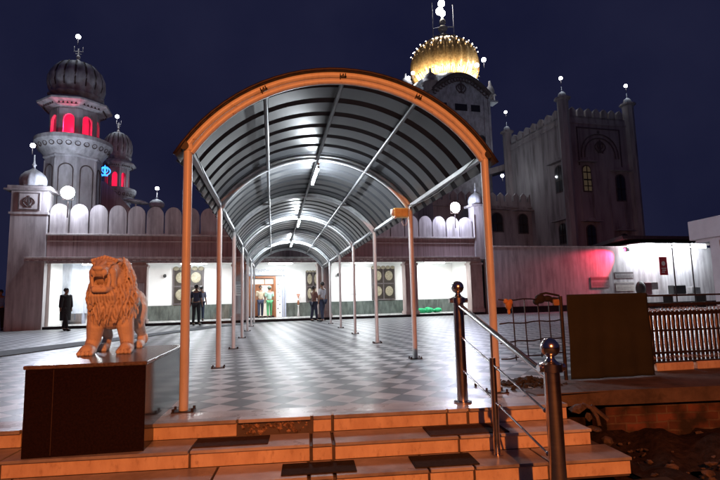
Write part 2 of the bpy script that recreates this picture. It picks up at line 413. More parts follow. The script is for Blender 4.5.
# retaining wall and slab edge
g = MB(); g.box(0, 5.7, .02, .3, -.60, -.13)
o = ob('brick_retaining_wall', g, M['brick'], loc=(3.42, 4.76, 0), rz=math.atan(-.097)); tag(o, 'crumbling old brick retaining wall under the concrete ledge', 'brick wall')
g = MB(); g.box(2.3, 3.6, 5.3, 5.5, -.6, -.13); tag(ob('foundation_wall', g, M['soil']), 'dark earth face in the hollow beside the steps', 'earth wall')
# debris by the end of the steps
rocks = [(2.80, 4.32, -.06, .06), (2.88, 4.28, -.13, .05), (2.86, 4.20, -.22, .07), (2.93, 4.10, -.30, .05), (2.80, 4.05, -.19, .035)]
for i, (x, y, z, r) in enumerate(rocks):
    g = MB(); random.seed(20+i); rock(g, (0, 0, 0), r); o = ob('stone_block', g, M['rock'], loc=(x, y, z))
    tag(o, ['topmost broken stone beside the end of the marble steps', 'second broken stone down at the end of the steps', 'largest broken stone wedged at the end of the second step',
            'lowest broken stone in the hollow beside the steps', 'smallest stone chip on the corner of the second step'][i], 'stone', 'broken stones at the end of the steps')
g = MB()
p0 = [(2.84, 4.30, -.02), (2.90, 4.26, -.05), (2.93, 4.22, -.12), (2.92, 4.18, -.19)]
g.tube(p0, .018, 8); o = ob('fallen_pipe', g, M['rock'], smooth=True); tag(o, 'short bent dusty pipe leaning in the hollow at the end of the steps', 'pipe')
g = MB(); g.box(-.03, .03, -.09, .09, -.012, .012, M=Matrix.Translation((3.00, 4.28, -.10)) @ Matrix.Rotation(.9, 4, 'Z') @ Matrix.Rotation(.7, 4, 'X'))
tag(ob('broken_plank', g, M['rock']), 'short splintered plank end stuck out below the ledge', 'plank')

# ------------------------------------------------------------------ pedestal and lion
pd = thing('lion_pedestal', 'dark polished granite pedestal carrying the lion', 'pedestal', (-1.42, 4.99, 0), -.02)
g = MB(); g.box(-.440, .440, -.735, .735, -.134, .525, bev=.004); ob('granite_body', g, M['granite_dark'], pd)
g = MB(); g.box(-.452, .452, -.747, .747, .5255, .556, bev=.006); ob('granite_top', g, M['granite_top'], pd)
g = MB(); g.box(-.238, -.233, -.7375, -.73, -.12, .52); ob('panel_joint', g, M['step_brown'], pd)

def lion():
    random.seed(5)
    g = MB()
    def cap(a, b, r0, r1, n=14):
        a = Vector(a); b = Vector(b)
        k = max(2, int((b-a).length/(max(r0, r1)*(.16 if max(r0, r1) > .03 else .45))))
        for i in range(k+1):
            t = i/k; g.sph(a.lerp(b, t), r0+(r1-r0)*t, n)
    def path(pts, rs):
        for i in range(len(pts)-1): cap(pts[i], pts[i+1], rs[i], rs[i+1])
    # trunk
    path([(0, .08, .47), (0, .25, .45), (.0, .45, .46), (.0, .60, .47)], [.185, .165, .155, .165])
    g.sph((0, .05, .45), .2, 18, (1.0, .95, 1.15))
    # hind quarters
    for sx, fy, hy in ((1, .62, .62), (-1, .40, .55)):
        g.sph((sx*.10, hy, .42), .135, 16, (.8, 1.05, 1.35))
        path([(sx*.125, hy-.05, .40), (sx*.14, fy-.14, .26), (sx*.145, fy+.06, .14), (sx*.15, fy+.00, .04)], [.10, .072, .048, .045])
        path([(sx*.15, fy, .035), (sx*.15, fy-.11, .032)], [.045, .048])
        for q in (-.032, -.011, .011, .032): cap((sx*.15+q, fy-.11, .028), (sx*.15+q*1.2, fy-.15, .018), .020, .018, 8)
    # front legs: outward slant, big paws
    for sx, px, py in ((-1, -.175, -.03), (1, .155, .02)):
        path([(sx*.11, .03, .42), (sx*.135, 0, .26), (sx*.15, .02, .14), (px, py+.02, .05)], [.10, .082, .068, .060])
        path([(px, py+.02, .045), (px, py-.07, .042)], [.062, .062])
        for q in (-.048, -.017, .017, .048):
            cap((px+q, py-.07, .042), (px+q*1.1, py-.125, .022), .026, .022, 8)
            g.cyl((px+q*1.1, py-.14, .022), (px+q*1.1, py-.158, .006), .010, .003, 6)
    # neck and mane mass
    path([(0, .12, .58), (0, .02, .64), (0, .0, .70)], [.19, .185, .165])
    g.sph((.01, .0, .53), .2, 18, (1.08, .86, 1.1))
    g.sph((.015, -.05, .44), .15, 16, (1.15, .8, 1.0))
    g.sph((.01, .03, .76), .155, 16, (1.1, .85, .8))
    # head, a little turned and large
    HM = Matrix.Translation((-.03, -.10, .735)) @ Matrix.Rotation(R(-3), 4, 'Z') @ Matrix.Rotation(R(2), 4, 'X')
    n0 = len(g.b.verts)
    g.sph((0, 0, .02), .135, 18, (1.02, .95, .95))
    g.sph((0, -.045, .105), .085, 12, (1.3, .8, .5))
    cap((0, -.08, .045), (0, -.155, .035), .078, .062)
    for s in (-1, 1):
        g.sph((s*.040, -.178, .018), .040, 12, (1, .75, .85))
        g.sph((s*.062, -.098, .100), .032, 10, (1.35, .8, .55))
        g.sph((s*.060, -.108, .072), .019, 10)
        cap((s*.085, -.075, .02), (s*.088, -.06, -.10), .042, .034, 12)
        cap((s*.105, .035, .105), (s*.118, .03, .135), .036, .024, 10)
        path([(s*.070, -.135, .0), (s*.078, -.13, -.05), (s*.066, -.13, -.115)], [.016, .016, .018])
        g.cyl((s*.045, -.19, 0), (s*.044, -.188, -.045), .011, .002, 6)
        g.cyl((s*.040, -.165, -.110), (s*.041, -.170, -.065), .010, .002, 6)
    g.sph((0, -.212, .055), .034, 12, (1.5, .6, .7))
    for q in range(-4, 5): path([Vector((q*.024, -.075+abs(q)*.008, .125-abs(q)*.006)), Vector((q*.028, -.045, .165-abs(q)*.008)), Vector((q*.032, .02, .168-abs(q)*.01))], [.010, .016, .012])
    for s in (-1, 1): cap((s*.026, -.115, .105), (s*.010, -.20, .062), .026, .022, 10)
    path([(-.068, -.10, -.13), (-.045, -.155, -.135), (.045, -.155, -.135), (.068, -.10, -.13)], [.030, .030, .030, .030])
    cap((0, -.06, -.125), (0, -.135, -.108), .030, .022, 10)
    for q in range(-3, 4): g.cyl((q*.012, -.185, -.004), (q*.012, -.183, -.022), .006, .003, 6)
    for q in range(-2, 3): g.cyl((q*.013, -.168, -.108), (q*.013, -.170, -.092), .006, .003, 6)
    for i in range(25):   # ruff and beard round the face
        a = PI*(-.24+1.48*i/24)
        x = .138*math.cos(a); z = .02+.142*math.sin(a)
        dn = -.03 if abs(math.cos(a)) > .5 else 0
        path([Vector((x*.93, .0, z)), Vector((x*1.03, .03, z*1.0+dn*.5)), Vector((x*1.07, .075, z*1.0-.02+dn))], [.009, .012, .008])
    for i in range(9):
        x = (i-4)*.022
        path([Vector((x, -.10, -.15)), Vector((x*1.2, -.105, -.19)), Vector((x*1.25, -.075, -.26-.02*(i % 2)))], [.014, .015, .007])
    g.b.verts.ensure_lookup_table()
    for i in range(n0, len(g.b.verts)): g.b.verts[i].co = HM @ g.b.verts[i].co
    # mane: many shallow carved strands hanging over neck, chest and shoulders
    for row in range(13):
        z0 = .87-row*.042
        rad = [.115, .14, .16, .175, .185, .195, .20, .205, .205, .20, .19, .175, .155][row]
        n = 36
        for i in range(n):
            a = -PI/2+(i-n/2+.5*(row % 2))*(2*PI/n)
            ca, sa = math.cos(a), math.sin(a)
            if row < 6 and -sa > .60: continue
            yy = .01+rad*.90*sa
            x = .012+rad*1.06*ca; zz = z0+random.uniform(-.008, .008)
            tw = random.uniform(-.018, .018)+.012*math.sin(row*1.3+i*.9)
            rr = random.uniform(.9, 1.1)
            path([Vector((x*.94, yy*.95, zz+.02)), Vector((x*1.03+tw*.4, yy*1.03, zz-.02)), Vector((x*1.05+tw, yy*1.04, zz-.055)), Vector((x*1.0+tw*1.4, yy*1.0, zz-.085))], [.0095*rr, .0112*rr, .009*rr, .005])
    # tail
    path([(0, .70, .52), (.05, .77, .40), (.10, .74, .24), (.16, .70, .14)], [.032, .024, .022, .028])
    g.sph((.17, .68, .09), .045, 12, (1, 1, 1.4))
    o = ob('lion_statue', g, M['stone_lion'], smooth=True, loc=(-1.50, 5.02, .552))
    r = o.modifiers.new('r', 'REMESH'); r.mode = 'VOXEL'; r.voxel_size = .0055; r.use_smooth_shade = True
    s = o.modifiers.new('s', 'SMOOTH'); s.iterations = 1; s.factor = .5
    tag(o, 'carved stone lion statue with open mouth and heavy mane', 'statue')
    return o
LION = lion()
LION.scale = (.95, 1.0, 1.0)
LION.rotation_euler = (0, 0, R(2))

# ------------------------------------------------------------------ canopy
CX, HW, ZE, RA, ZC = .745, 1.565, 2.515, 1.875, 1.475
Y0 = 4.965
def arc(Rr, y, n=28, half=None, cz=ZC):
    h = half or math.asin(HW/RA)
    return [(CX+Rr*math.sin(-h+2*h*i/n), y, cz+Rr*math.cos(-h+2*h*i/n)) for i in range(n+1)]
cn = thing('arched_canopy', 'long arched walkway canopy on slim posts leading to the temple porch', 'canopy', (CX, Y0, 0))
def cob(name, g, m, **k):
    o = ob(name, g, m, cn, **k); o.data.transform(Matrix.Translation((-CX, -Y0, 0))); return o
g = MB(); g.tube(arc(RA+.034, Y0-.01), .034, 10); g.tube(arc(RA-.036, Y0-.01), .034, 10)
g.box(CX-HW-.045, CX-HW+.045, Y0-.05, Y0+.03, ZE-.01, ZE+.05); g.box(CX+HW-.045, CX+HW+.045, Y0-.05, Y0+.03, ZE-.01, ZE+.05)
cob('front_arch', g, M['post'], smooth=True, auto=40)
for a in (-26, 0, 26):
    g = MB(); t = R(a); c = Vector((CX+RA*math.sin(t), Y0-.055, ZC+RA*math.cos(t)))
    Mx = Matrix.Translation(c) @ Matrix.Rotation(t, 4, 'Y')
    g.box(-.035, .035, -.006, .012, -.008, .008, M=Mx); g.box(-.034, -.026, -.006, .012, -.03, .03, M=Mx); g.box(.02, .03, -.006, .012, -.008, .035, M=Mx)
    g.cyl(Mx @ Vector((0, -.012, .02)), Mx @ Vector((0, .02, .02)), .008, n=8)
    cob('arch_clamp', g, M['black'])
for i in range(7):
    y = Y0+3*i
    if i: g = MB(); g.tube(arc(RA+.030, y), .028, 8); g.tube(arc(RA-.031, y), .028, 8); g.tube(arc(RA, y), .008, 6); cob('arch_rib', g, M['rib_white'], smooth=True)
    for sx in (-1, 1):
        g = MB(); x = CX+sx*HW; g.cyl((x, y, .012), (x, y, ZE), .043 if i == 0 else .040, n=18)
        p = cob('post', g, M['post'], smooth=True, auto=40)
        g = MB(); g.box(x-.10, x+.10, y-.08, y+.08, .001, .011)
        for bx in (-.085, .085):
            for by in (-.06, .06): g.cyl((x+bx, y+by, .011), (x+bx, y+by, .038), .012, n=6)
        o = ob('base_plate', g, M['iron'], p); o.data.transform(Matrix.Translation((-CX, -Y0, 0)))
L_ = Y0+18.15
for sx in (-1, 1):
    x = CX+sx*HW
    g = MB(); g.box(x-.028, x+.028, Y0+.03, L_, ZE-.005, ZE+.055, bev=.004); cob('eave_beam', g, M['beam'])
for a in (-26, 0, 26):
    t = R(a); g = MB()
    g.cyl((CX+(RA-.03)*math.sin(t), Y0, ZC+(RA-.03)*math.cos(t)), (CX+(RA-.03)*math.sin(t), L_, ZC+(RA-.03)*math.cos(t)), .026, n=10)
    cob('purlin', g, M['pipe'], smooth=True, auto=40)
# corrugated roof: transverse ridges
g = MB(); bm = g.b; prof = []; y = Y0-.075
pat = [(0, 0), (.27, 0), (.29, .05), (.335, .05), (.355, 0)]
while y < L_+.05:
    for dy, dz in pat[:-1]: prof.append((y+dy, dz))
    y += .44
    prof.append((y-.05, 0)); prof.append((y-.035, .018)); prof.append((y-.02, 0))
prof = sorted(set(prof))
na = 40; h = math.asin(HW/RA)+R(3.4); rows = []
for (yy, dz) in prof:
    rows.append([bm.verts.new((CX+(RA+.058+dz)*math.sin(-h+2*h*i/na), yy, ZC+(RA+.058+dz)*math.cos(-h+2*h*i/na))) for i in range(na+1)])
for j in range(len(rows)-1):
    for i in range(na): bm.faces.new((rows[j][i], rows[j][i+1], rows[j+1][i+1], rows[j+1][i]))
o = cob('roof_sheet', g, M['sheet'], smooth=True, auto=20)
md = o.modifiers.new('t', 'SOLIDIFY'); md.thickness = .004
g = MB(); g.tube(arc(RA+.070, Y0-.078, half=h), .016, 6); cob('roof_edge', g, M['iron'], smooth=True)
for sx in (-1, 1):
    g = MB(); x = CX+sx*(HW+.03); g.cyl((x, Y0-.07, ZE+.03), (x, Y0+.02, ZE+.03), .043, n=14); cob('end_cap', g, M['black'], smooth=True, auto=40)

# tube lamps along the ridge pipe
first = None
for k, yt in enumerate((8.45, 13.9, 19.4)):
    lab = ['nearest fluorescent tube lamp under the canopy ridge', 'middle fluorescent tube lamp under the canopy ridge', 'farthest fluorescent tube lamp under the canopy ridge'][k]
    if first is None:
        t = first = thing('tube_lamp', lab, 'lamp', (CX, yt, 3.22), 0, 'fluorescent tubes under the canopy')
        g = MB(); g.box(-.018, .018, -.62, .62, -.03, .01, bev=.004); ob('batten', g, M['white'], t)
        g = MB(); g.cyl((0, -.58, -.065), (0, .58, -.065), .019, n=12); ob('tube', g, M['tube'], t, smooth=True, auto=40)
        g = MB(); g.box(-.02, .02, -.605, -.58, -.085, -.035); g.box(-.02, .02, .58, .605, -.085, -.035); ob('lamp_holder', g, M['white'], t)
        for yy in (-.4, .4):
            g = MB(); g.cyl((0, yy, .005), (0, yy, .125), .005, n=6); ob('hanger', g, M['iron'], t)
    else: dup(first, (CX, yt, 3.22), label=lab)
for sx, lab in ((-1, 'thin black cable sagging along the left eave of the canopy'), (1, 'thin black cable sagging along the right eave of the canopy')):
    g = MB(); pts = []
    for i in range(6):
        for q in range(8): t = q/8; pts.append((0, 3*(i+t), -.10*4*t*(1-t)*(1+.3*math.sin(i*2+sx))))
    g.tube(pts, .006, 5)
    tag(ob('cable', g, M['black'], smooth=True, loc=(CX+sx*(HW-.04), Y0+.05, ZE+.05)), lab, 'cable')
# yellow plastic housing tied at the right eave
yb = thing('yellow_light_housing', 'yellow plastic light housing tied to the right eave pipe', 'light housing', (2.12, 7.90, 2.42))
g = MB(); g.box(-.13, .13, -.07, .07, -.085, .075, bev=.02); ob('housing', g, M['yellow'], yb)
g = MB(); g.cyl((-.135, -.02, -.05), (-.135, -.02, .05), .04, n=12); g.sph((-.11, -.06, -.09), .028, 10); ob('lamp_glass', g, M['white'], yb, smooth=True)
g = MB(); g.tube([(.03, 0, -.085), (.02, 0, -.16), (.04, 0, -.21), (.09, 0, -.21), (.12, 0, -.15), (.125, 0, -.06)], .007, 6); ob('cable_loop', g, M['white'], yb, smooth=True)
g = MB(); g.tube([(.12, 0, .02), (.16, 0, .05), (.19, .02, .10)], .012, 6); ob('bracket', g, M['post'], yb, smooth=True)

# ------------------------------------------------------------------ handrail
hr = thing('steel_handrail', 'stainless steel handrail with ball topped posts beside the steps', 'handrail', (1.78, 4.58, 0))
def newel(y, z0):
    g = MB(); g.cyl((0, y, z0), (0, y, z0+.955), .051, n=28); p = ob('newel_post', g, M['steel'], hr, smooth=True, auto=40)
    zz = z0+.955
    g = MB(); g.lathe([(.055, 0), (.072, .004), (.072, .052), (.056, .058), (.040, .066), (.026, .085), (.022, .105)], 28, (0, y, zz-.02))
    g.cyl((-.092, y, zz+.006), (.092, y, zz+.006), .024, n=14)
    ob('collar', g, M['steel'], p, smooth=True, auto=35)
    g = MB(); g.sph((0, y, zz+.135), .062, 28); ob('ball', g, M['steel'], p, smooth=True)
    g = MB(); g.lathe([(.085, .001), (.085, .012), (.058, .02)], 24, (0, y, z0)); ob('flange', g, M['steel'], p, smooth=True, auto=35)
newel(0, 0.006); newel(-1.58, -.425)
g = MB(); g.cyl((0, -.70, -.262), (0, -.70, .50), .026, n=18); g.cyl((0, -.70, .50), (0, -.70, .70), .007, n=8); g.lathe([(.045, 0), (.045, .008)], 16, (0, -.70, -.266))
ob('mid_post', g, M['steel'], hr, smooth=True, auto=40)
def rod(za, zb, r):
    g = MB(); g.cyl((0, -.05, za), (0, -1.53, zb), r, n=14)
    if r < .02:
        for t in (.035, .43, .50, .96): 
            y = -.05-1.48*t; z = za+(zb-za)*t; g.sph((0, y, z), .016, 10)
    return ob('top_rail' if r > .02 else 'lower_rod', g, M['steel'], hr, smooth=True, auto=40)
rod(.915, .475, .024); rod(.62, .23, .0085); rod(.31, -.045, .0085)

# ------------------------------------------------------------------ right side fencing
# black wire mesh between canopy post and cloth
a, b = Vector((2.40, 5.0, 0)), Vector((3.36, 5.36, 0))
mf = thing('wire_mesh_fence', 'black iron wire mesh fence panel with open squares', 'fence', tuple(a))
d = (b-a); n = d.normalized()
for z in (.955, .70, .50, .33):
    g = MB(); g.tube([Vector((0, 0, z+.008*math.sin(i*1.7+z*9)))+n*(d.length*i/8) for i in range(9)], .008, 6); ob('wire', g, M['iron'], mf, smooth=True)
for i in range(1, 5):
    p = n*(d.length*i/5+.02*math.sin(i*3)); g = MB(); g.tube([p+Vector((0, 0, .96)), p+Vector((.008*(i % 2), 0, .6)), p+Vector((.012, 0, .3))], .007, 6); ob('wire', g, M['iron'], mf, smooth=True)
g = MB(); p = n*d.length; g.cyl(p+Vector((0, 0, 0)), p+Vector((0, 0, .98)), .022, n=10); ob('end_post', g, M['iron'], mf, smooth=True, auto=40)
g = MB()
g.sph((0, 0, 0), .05, 12, (.75, .6, 1.1)); g.sph((-.03, 0, .04), .03, 10); g.sph((.028, .01, .03), .028, 10, (1, .8, 1.2)); g.sph((0, 0, -.07), .022, 10, (.8, .7, 1.6))
tag(ob('knotted_cloth', g, cloth('orange_cloth', (.62, .30, .10)), smooth=True, loc=(2.53, 5.03, .90)), 'orange cloth knotted onto the top wire of the mesh fence', 'cloth')
g = MB()
g.sph((0, 0, 0), .06, 12, (1.1, .7, .9)); g.sph((.09, 0, .0), .05, 12, (1.3, .7, .75)); g.sph((.17, 0, -.02), .045, 10, (1.3, .7, .8)); g.sph((-.05, 0, -.03), .04, 10); g.tube([(.0, 0, .05), (.08, .01, .065), (.2, 0, .04), (.24, 0, .03)], .013, 6)
tag(ob('cloth_bundle', g, cloth('black_cloth', (.02, .018, .018)), smooth=True, loc=(3.03, 5.24, .955)), 'black cloth bundle draped over the top wire beside the brown sheet', 'cloth')
g = MB(); g.box(-.035, .035, -.02, .02, -.04, .03, bev=.008)
tag(ob('small_tag', g, cloth('tan_cloth', (.45, .26, .12)), loc=(3.19, 5.18, .915)), 'small tan pouch hanging under the black cloth bundle', 'pouch')
# brown cloth sheet
g = MB(); bm = g.b; rows = []
for j in range(25):
    z = .985-.97*j/24; row = []
    for i in range(33):
        s = i/32; x = 1.06*s; f = j/24
        y = .010*math.sin(s*17)*f+.008*math.sin(s*31+1)*f+.006*math.sin(j*.35)
        row.append(bm.verts.new((x+.02*f*(s-.5), y, z)))
    rows.append(row)
for j in range(24):
    for i in range(32): bm.faces.new((rows[j][i], rows[j][i+1], rows[j+1][i+1], rows[j+1][i]))
o = ob('hanging_sheet', g, M['hanging'], smooth=True, loc=(3.385, 5.27, .01)); md = o.modifiers.new('t', 'SOLIDIFY'); md.thickness = .008
tag(o, 'plain brown cloth sheet hung over the fence as a screen', 'cloth sheet')
# ornate railing
rl = thing('ornate_railing', 'black ornate railing with pale twisted balusters', 'railing', (4.50, 5.60, .10), -.01)
W = 2.9
g = MB(); g.box(0, W, -.02, .02, .72, .755); g.box(0, W, -.015, .015, .84, .862); g.box(0, W, -.02, .02, .12, .145); g.box(0, W, -.02, .02, .0, .025); g.box(0, W, -.015, .015, .40, .42)
ob('rail_frame', g, M['iron'], rl)
for zc in (.675, .075):
    g = MB()
    for i in range(int(W/.055)):
        x = .03+i*.055; h_ = .028 if zc > .5 else .022
        g.tube([(x+.022*math.cos(t*PI/3+.5*i), -.004, zc+h_*math.sin(t*PI/3+.5*i)) for t in range(5)], .006, 5)
        g.sph((x, -.006, zc), .009, 6)
    ob('scroll_band', g, M['rail_gold'], rl)
g = MB(); g.box(0, W, -.006, .006, .64, .645); g.box(0, W, -.006, .006, .715, .72); g.box(0, W, -.004, .004, .60, .64); ob('band_edge', g, M['iron'], rl)
NB = 44
for i in range(NB):
    x = .04+i*(W-.06)/NB; g = MB()
    g.lathe([(.004, .145), (.006, .18), (.012, .25), (.007, .31), (.004, .36), (.007, .40)], 8, (x, 0, 0)); g.lathe([(.006, .42), (.011, .46), (.013, .52), (.007, .57), (.004, .61)], 8, (x, 0, 0))
    ob('baluster', g, M['rail_bal'], rl, smooth=True)
    if i % 1 == 0:
        g = MB(); g.box(x+.014, x+.052, .012, .022, .026, .66); ob('dark_bar', g, M['iron'], rl)
xs = [(4.74, 5.27), (5.33, 5.95), (6.01, 6.6)]
for i, (x0, x1) in enumerate(xs):
    g = MB(); g.box(-(x1-x0)/2, (x1-x0)/2, -.055, .055, 0, .098, bev=.008)
    tag(ob('kerb_block', g, M['riser'], loc=((x0+x1)/2, 5.60, .012), rz=-.01), ['orange lit kerb block under the railing next to the brown sheet', 'second kerb block under the railing from the brown sheet', 'kerb block under the railing farthest from the brown sheet'][i], 'kerb block', 'kerb blocks under the railing')

# ------------------------------------------------------------------ emblem
def khanda(mb, c, s, y, rot=None):
    """double edged sword, ring and two curved blades, standing in the xz plane at y"""
    x0, z0 = c
    def P(x, z): return (x0+x*s, z0+z*s)
    th = s*.05
    mb.prism([P(-.05, -.45), P(.05, -.45), P(.09, .3), P(0, .5), P(-.09, .3)], y-th, y)
    mb.tube([(x0+.22*s*math.cos(2*PI*k/20), y-th/2, z0+.05*s+.22*s*math.sin(2*PI*k/20)) for k in range(20)], .035*s, 5, closed=True)
    for q in (-1, 1):
        pts = [(x0+q*s*(.12+.30*math.sin(t)), y-th/2, z0+s*(-.42+.75*(t/PI))) for t in [PI*k/12 for k in range(13)]]
        mb.tube(pts, .045*s, 5)
        mb.cyl((x0+q*.02*s, y-th/2, z0-.40*s), (x0+q*.22*s, y-th/2, z0-.46*s), .035*s, n=6)
    mb.cyl((x0-.12*s, y-th/2, z0-.32*s), (x0+.12*s, y-th/2, z0-.32*s), .03*s, n=6)

def arch_poly(w, z0, z1, rise, n=10, cx=0):
    """a pointed-round arch outline"""
    pts = [(cx-w/2, z0), (cx+w/2, z0)]
    for k in range(n+1):
        t = PI*k/n; pts.append((cx+w/2*math.cos(t), z1-rise+rise*math.sin(t)))
    return pts

# globe lamp on a stem: local origin at lamp foot
globe0 = None
def globe(loc, label, r=.13, stem=.5, group='globe lamps on the roofs', power=None):
    global globe0
    if globe0 is None:
        t = thing('globe_lamp', label, 'lamp', loc, 0, group)
        g = MB(); g.sph((0, 0, .5), .13, 16); ob('globe', g, M['glow'], t, smooth=True)
        g = MB(); g.cyl((0, 0, 0), (0, 0, .36), .018, n=8); g.lathe([(.03, .34), (.055, .36), (.05, .385)], 10); ob('stem', g, M['dark_trim'], t, smooth=True)
        globe0 = t
    else: t = dup(globe0, loc, label=label)
    k_ = r*.72/.13; t.scale = (k_,)*3; t.location.z += .5*(r/.13-k_)
    lamp('POINT', 'globe_light', 20*(r/.14)**2, (.86, .92, 1), (loc[0]-.02, loc[1]-.32*r/.14, t.location.z+.5*k_), size=.05)
    return t

# ------------------------------------------------------------------ temple porch building
tb = thing('temple_building', 'long white porch building with scalloped parapet and streaked upper wall', 'building', fl(0, 0), A)
U0, U1 = -9.48, 10.6
g = MB(); g.box(U0, U1, 0, .3, 3.02, 4.0); g.box(U0, U1, .06, .3, 4.0, 4.12); ob('upper_wall', g, M['wall_red'], tb)
g = MB(); g.box(U0, U1, -.14, .02, 3.98, 4.05, bev=.01); g.box(U0, U1, -.05, .0, 3.72, 3.76); ob('ledge', g, M['white_edge'], tb)
g = MB(); g.box(-10.15, U1+.05, -.50, .02, 2.93, 3.01, bev=.01); ob('eave_slab', g, M['white_edge'], tb)
g = MB(); g.box(-10.15, U1+.05, -.46, -.40, 2.83, 2.928); g.box(-10.1, U1, -.40, .02, 2.885, 2.927)
g.box(U0, U1, .02, .10, 2.78, 2.885)
ob('fascia', g, M['wall_red'], tb)
g = MB(); x = -10.1
while x < U1: g.box(x, x+.14, -.475, -.461, 2.845, 2.885); x += .34
ob('dentil_row', g, M['white_edge'], tb)
pm = (U1-U0-.06)/26
for k in range(26):
    c = U0+.03+pm*(k+.5); w = pm*.93; zt = 5.27-.012*c; g = MB()
    pts = [(-w/2, 4.05), (w/2, 4.05)]+[(w/2*math.cos(t), zt-.42+.42*math.sin(t)) for t in [PI*i/12 for i in range(13)]]
    g.prism([(c+p[0], p[1]) for p in pts], .02, .20)
    ob('merlon', g, M['wall'], tb)
g = MB(); g.box(U0, U1, -.0, 2.9, 2.89, 3.0); ob('porch_ceiling', g, M['white'], tb)
g = MB(); g.box(U0-.9, U1, 0, 2.62, -.01, .12); ob('porch_floor', g, M['border'], tb)
g = MB(); g.box(U0-1.3, U1+.5, -.03, -.001, .0, .115); ob('plinth', g, M['granite_dark'], tb)
g = MB(); g.box(U0-.9, -.92, 2.62, 2.9, 0, 2.89); g.box(.28, U1, 2.62, 2.9, 0, 2.89); g.box(-.92, .28, 2.62, 2.9, 2.10, 2.89); ob('back_wall', g, M['white'], tb)
g = MB(); g.box(-8.2, -1.15, 2.575, 2.618, .12, .86); g.box(.92, U1, 2.575, 2.618, .12, .84); ob('wainscot', g, M['wains'], tb)
g = MB(); g.box(U0-.02, U0+.1, .3, 2.62, .12, 2.89); ob('side_wall', g, M['white'], tb)
g = MB(); g.box(U1-.1, U1-.003, .3, 2.62, .12, 2.89); ob('side_wall', g, M['white'], tb)
# interior room seen through the door
g = MB(); g.box(-2.2, 1.6, 5.4, 5.5, 0, 2.9); g.box(-2.2, 1.6, 2.92, 5.4, -.01, .12); g.box(-2.2, -2.1, 2.92, 5.4, .12, 2.9); g.box(1.5, 1.6, 2.92, 5.4, .12, 2.9); g.box(-2.2, 1.6, 2.92, 5.5, 2.9, 3.0); ob('inner_room', g, M['white'], tb)
# pillars
for (a_, b_) in ((-6.16, -5.50), (-1.84, -1.20), (2.18, 2.80), (6.66, 7.30), (10.30, 10.98)):
    g = MB(); c = (a_+b_)/2
    g.box(a_, b_, -.02, .50, .30, 2.60); g.box(a_-.05, b_+.05, -.07, .55, .12, .30, bev=.02); g.box(a_-.05, b_+.05, -.07, .55, 2.60, 2.72, bev=.02); g.box(a_+.03, b_-.03, .0, .48, 2.72, 2.884)
    p = ob('pillar', g, M['pinkstone'], tb)
    g = MB(); g.box(a_+.09, b_-.09, -.045, -.021, .42, 1.9, bev=.01); ob('pillar_panel', g, M['wall'] if c < 0 else M['pinkstone'], p)
g = MB(); g.box(-1.68, -1.36, -.06, -.046, 1.25, 1.75); ob('notice_board', g, M['white'], tb)
g = MB()
for k in range(5): g.box(-1.64, -1.42-.05*(k % 2), -.064, -.0605, 1.66-.085*k, 1.69-.085*k)
ob('notice_marks', g, M['dark_trim'], tb)
# left end pier
g = MB(); g.box(-10.86, -9.50, -.12, .6, 0, 5.86); g.box(-10.92, -9.44, -.16, .64, 4.86, 4.95); ob('end_pier', g, M['wall'], tb)
g = MB(); g.box(-11.08, -9.30, -.34, .84, 5.86, 5.93); g.box(-11.0, -9.38, -.24, .74, 5.93, 6.08, bev=.02); ob('pier_cornice', g, M['wall'], tb)
g = MB(); g.box(-10.60, -9.76, -.16, -.121, 5.02, 5.80); o = ob('emblem_panel', g, M['wall'], tb)
g = MB()
for (a_, b_, c_, d_) in ((-10.58, -9.78, 5.04, 5.08), (-10.58, -9.78, 5.74, 5.78), (-10.58, -10.54, 5.08, 5.74), (-9.82, -9.78, 5.08, 5.74)): g.box(a_, b_, -.175, -.161, c_, d_)
khanda(g, (-10.18, 5.40), .52, -.161); ob('emblem', g, M['dark_trim'], o)
prof_d = [(.40, 0), (.47, .03), (.47, .10), (.50, .22), (.50, .35), (.44, .52), (.30, .68), (.14, .78), (.05, .86), (.05, .95), (.09, 1.0), (.05, 1.06), (.03, 1.15), (.02, 1.45)]
g = MB(); g.lathe(prof_d, 48, (-10.2, .25, 6.08), rib=.06, ribs=12); ob('small_dome', g, M['dome_stone'], tb, smooth=True)
globe(fl(-10.3, .25, 7.42), 'globe lamp on the small dome of the left end pier', r=.14)
# right end pier with its little dome
g = MB(); g.box(10.62, 11.25, -.1, .5, 2.9, 5.72); g.box(10.45, 11.45, -.26, .66, 5.72, 5.84); g.box(10.585, 10.618, -.14, -.05, 4.05, 5.3); ob('end_pier', g, M['wall'], tb)
g = MB(); g.lathe([(r*.78, z*.85) for r, z in prof_d], 36, (10.93, .2, 5.84), rib=.06, ribs=12); ob('small_dome', g, M['dome_stone'], tb, smooth=True)
globe(fl(10.95, .2, 7.15), 'globe lamp on the small dome right of the parapet', r=.13)
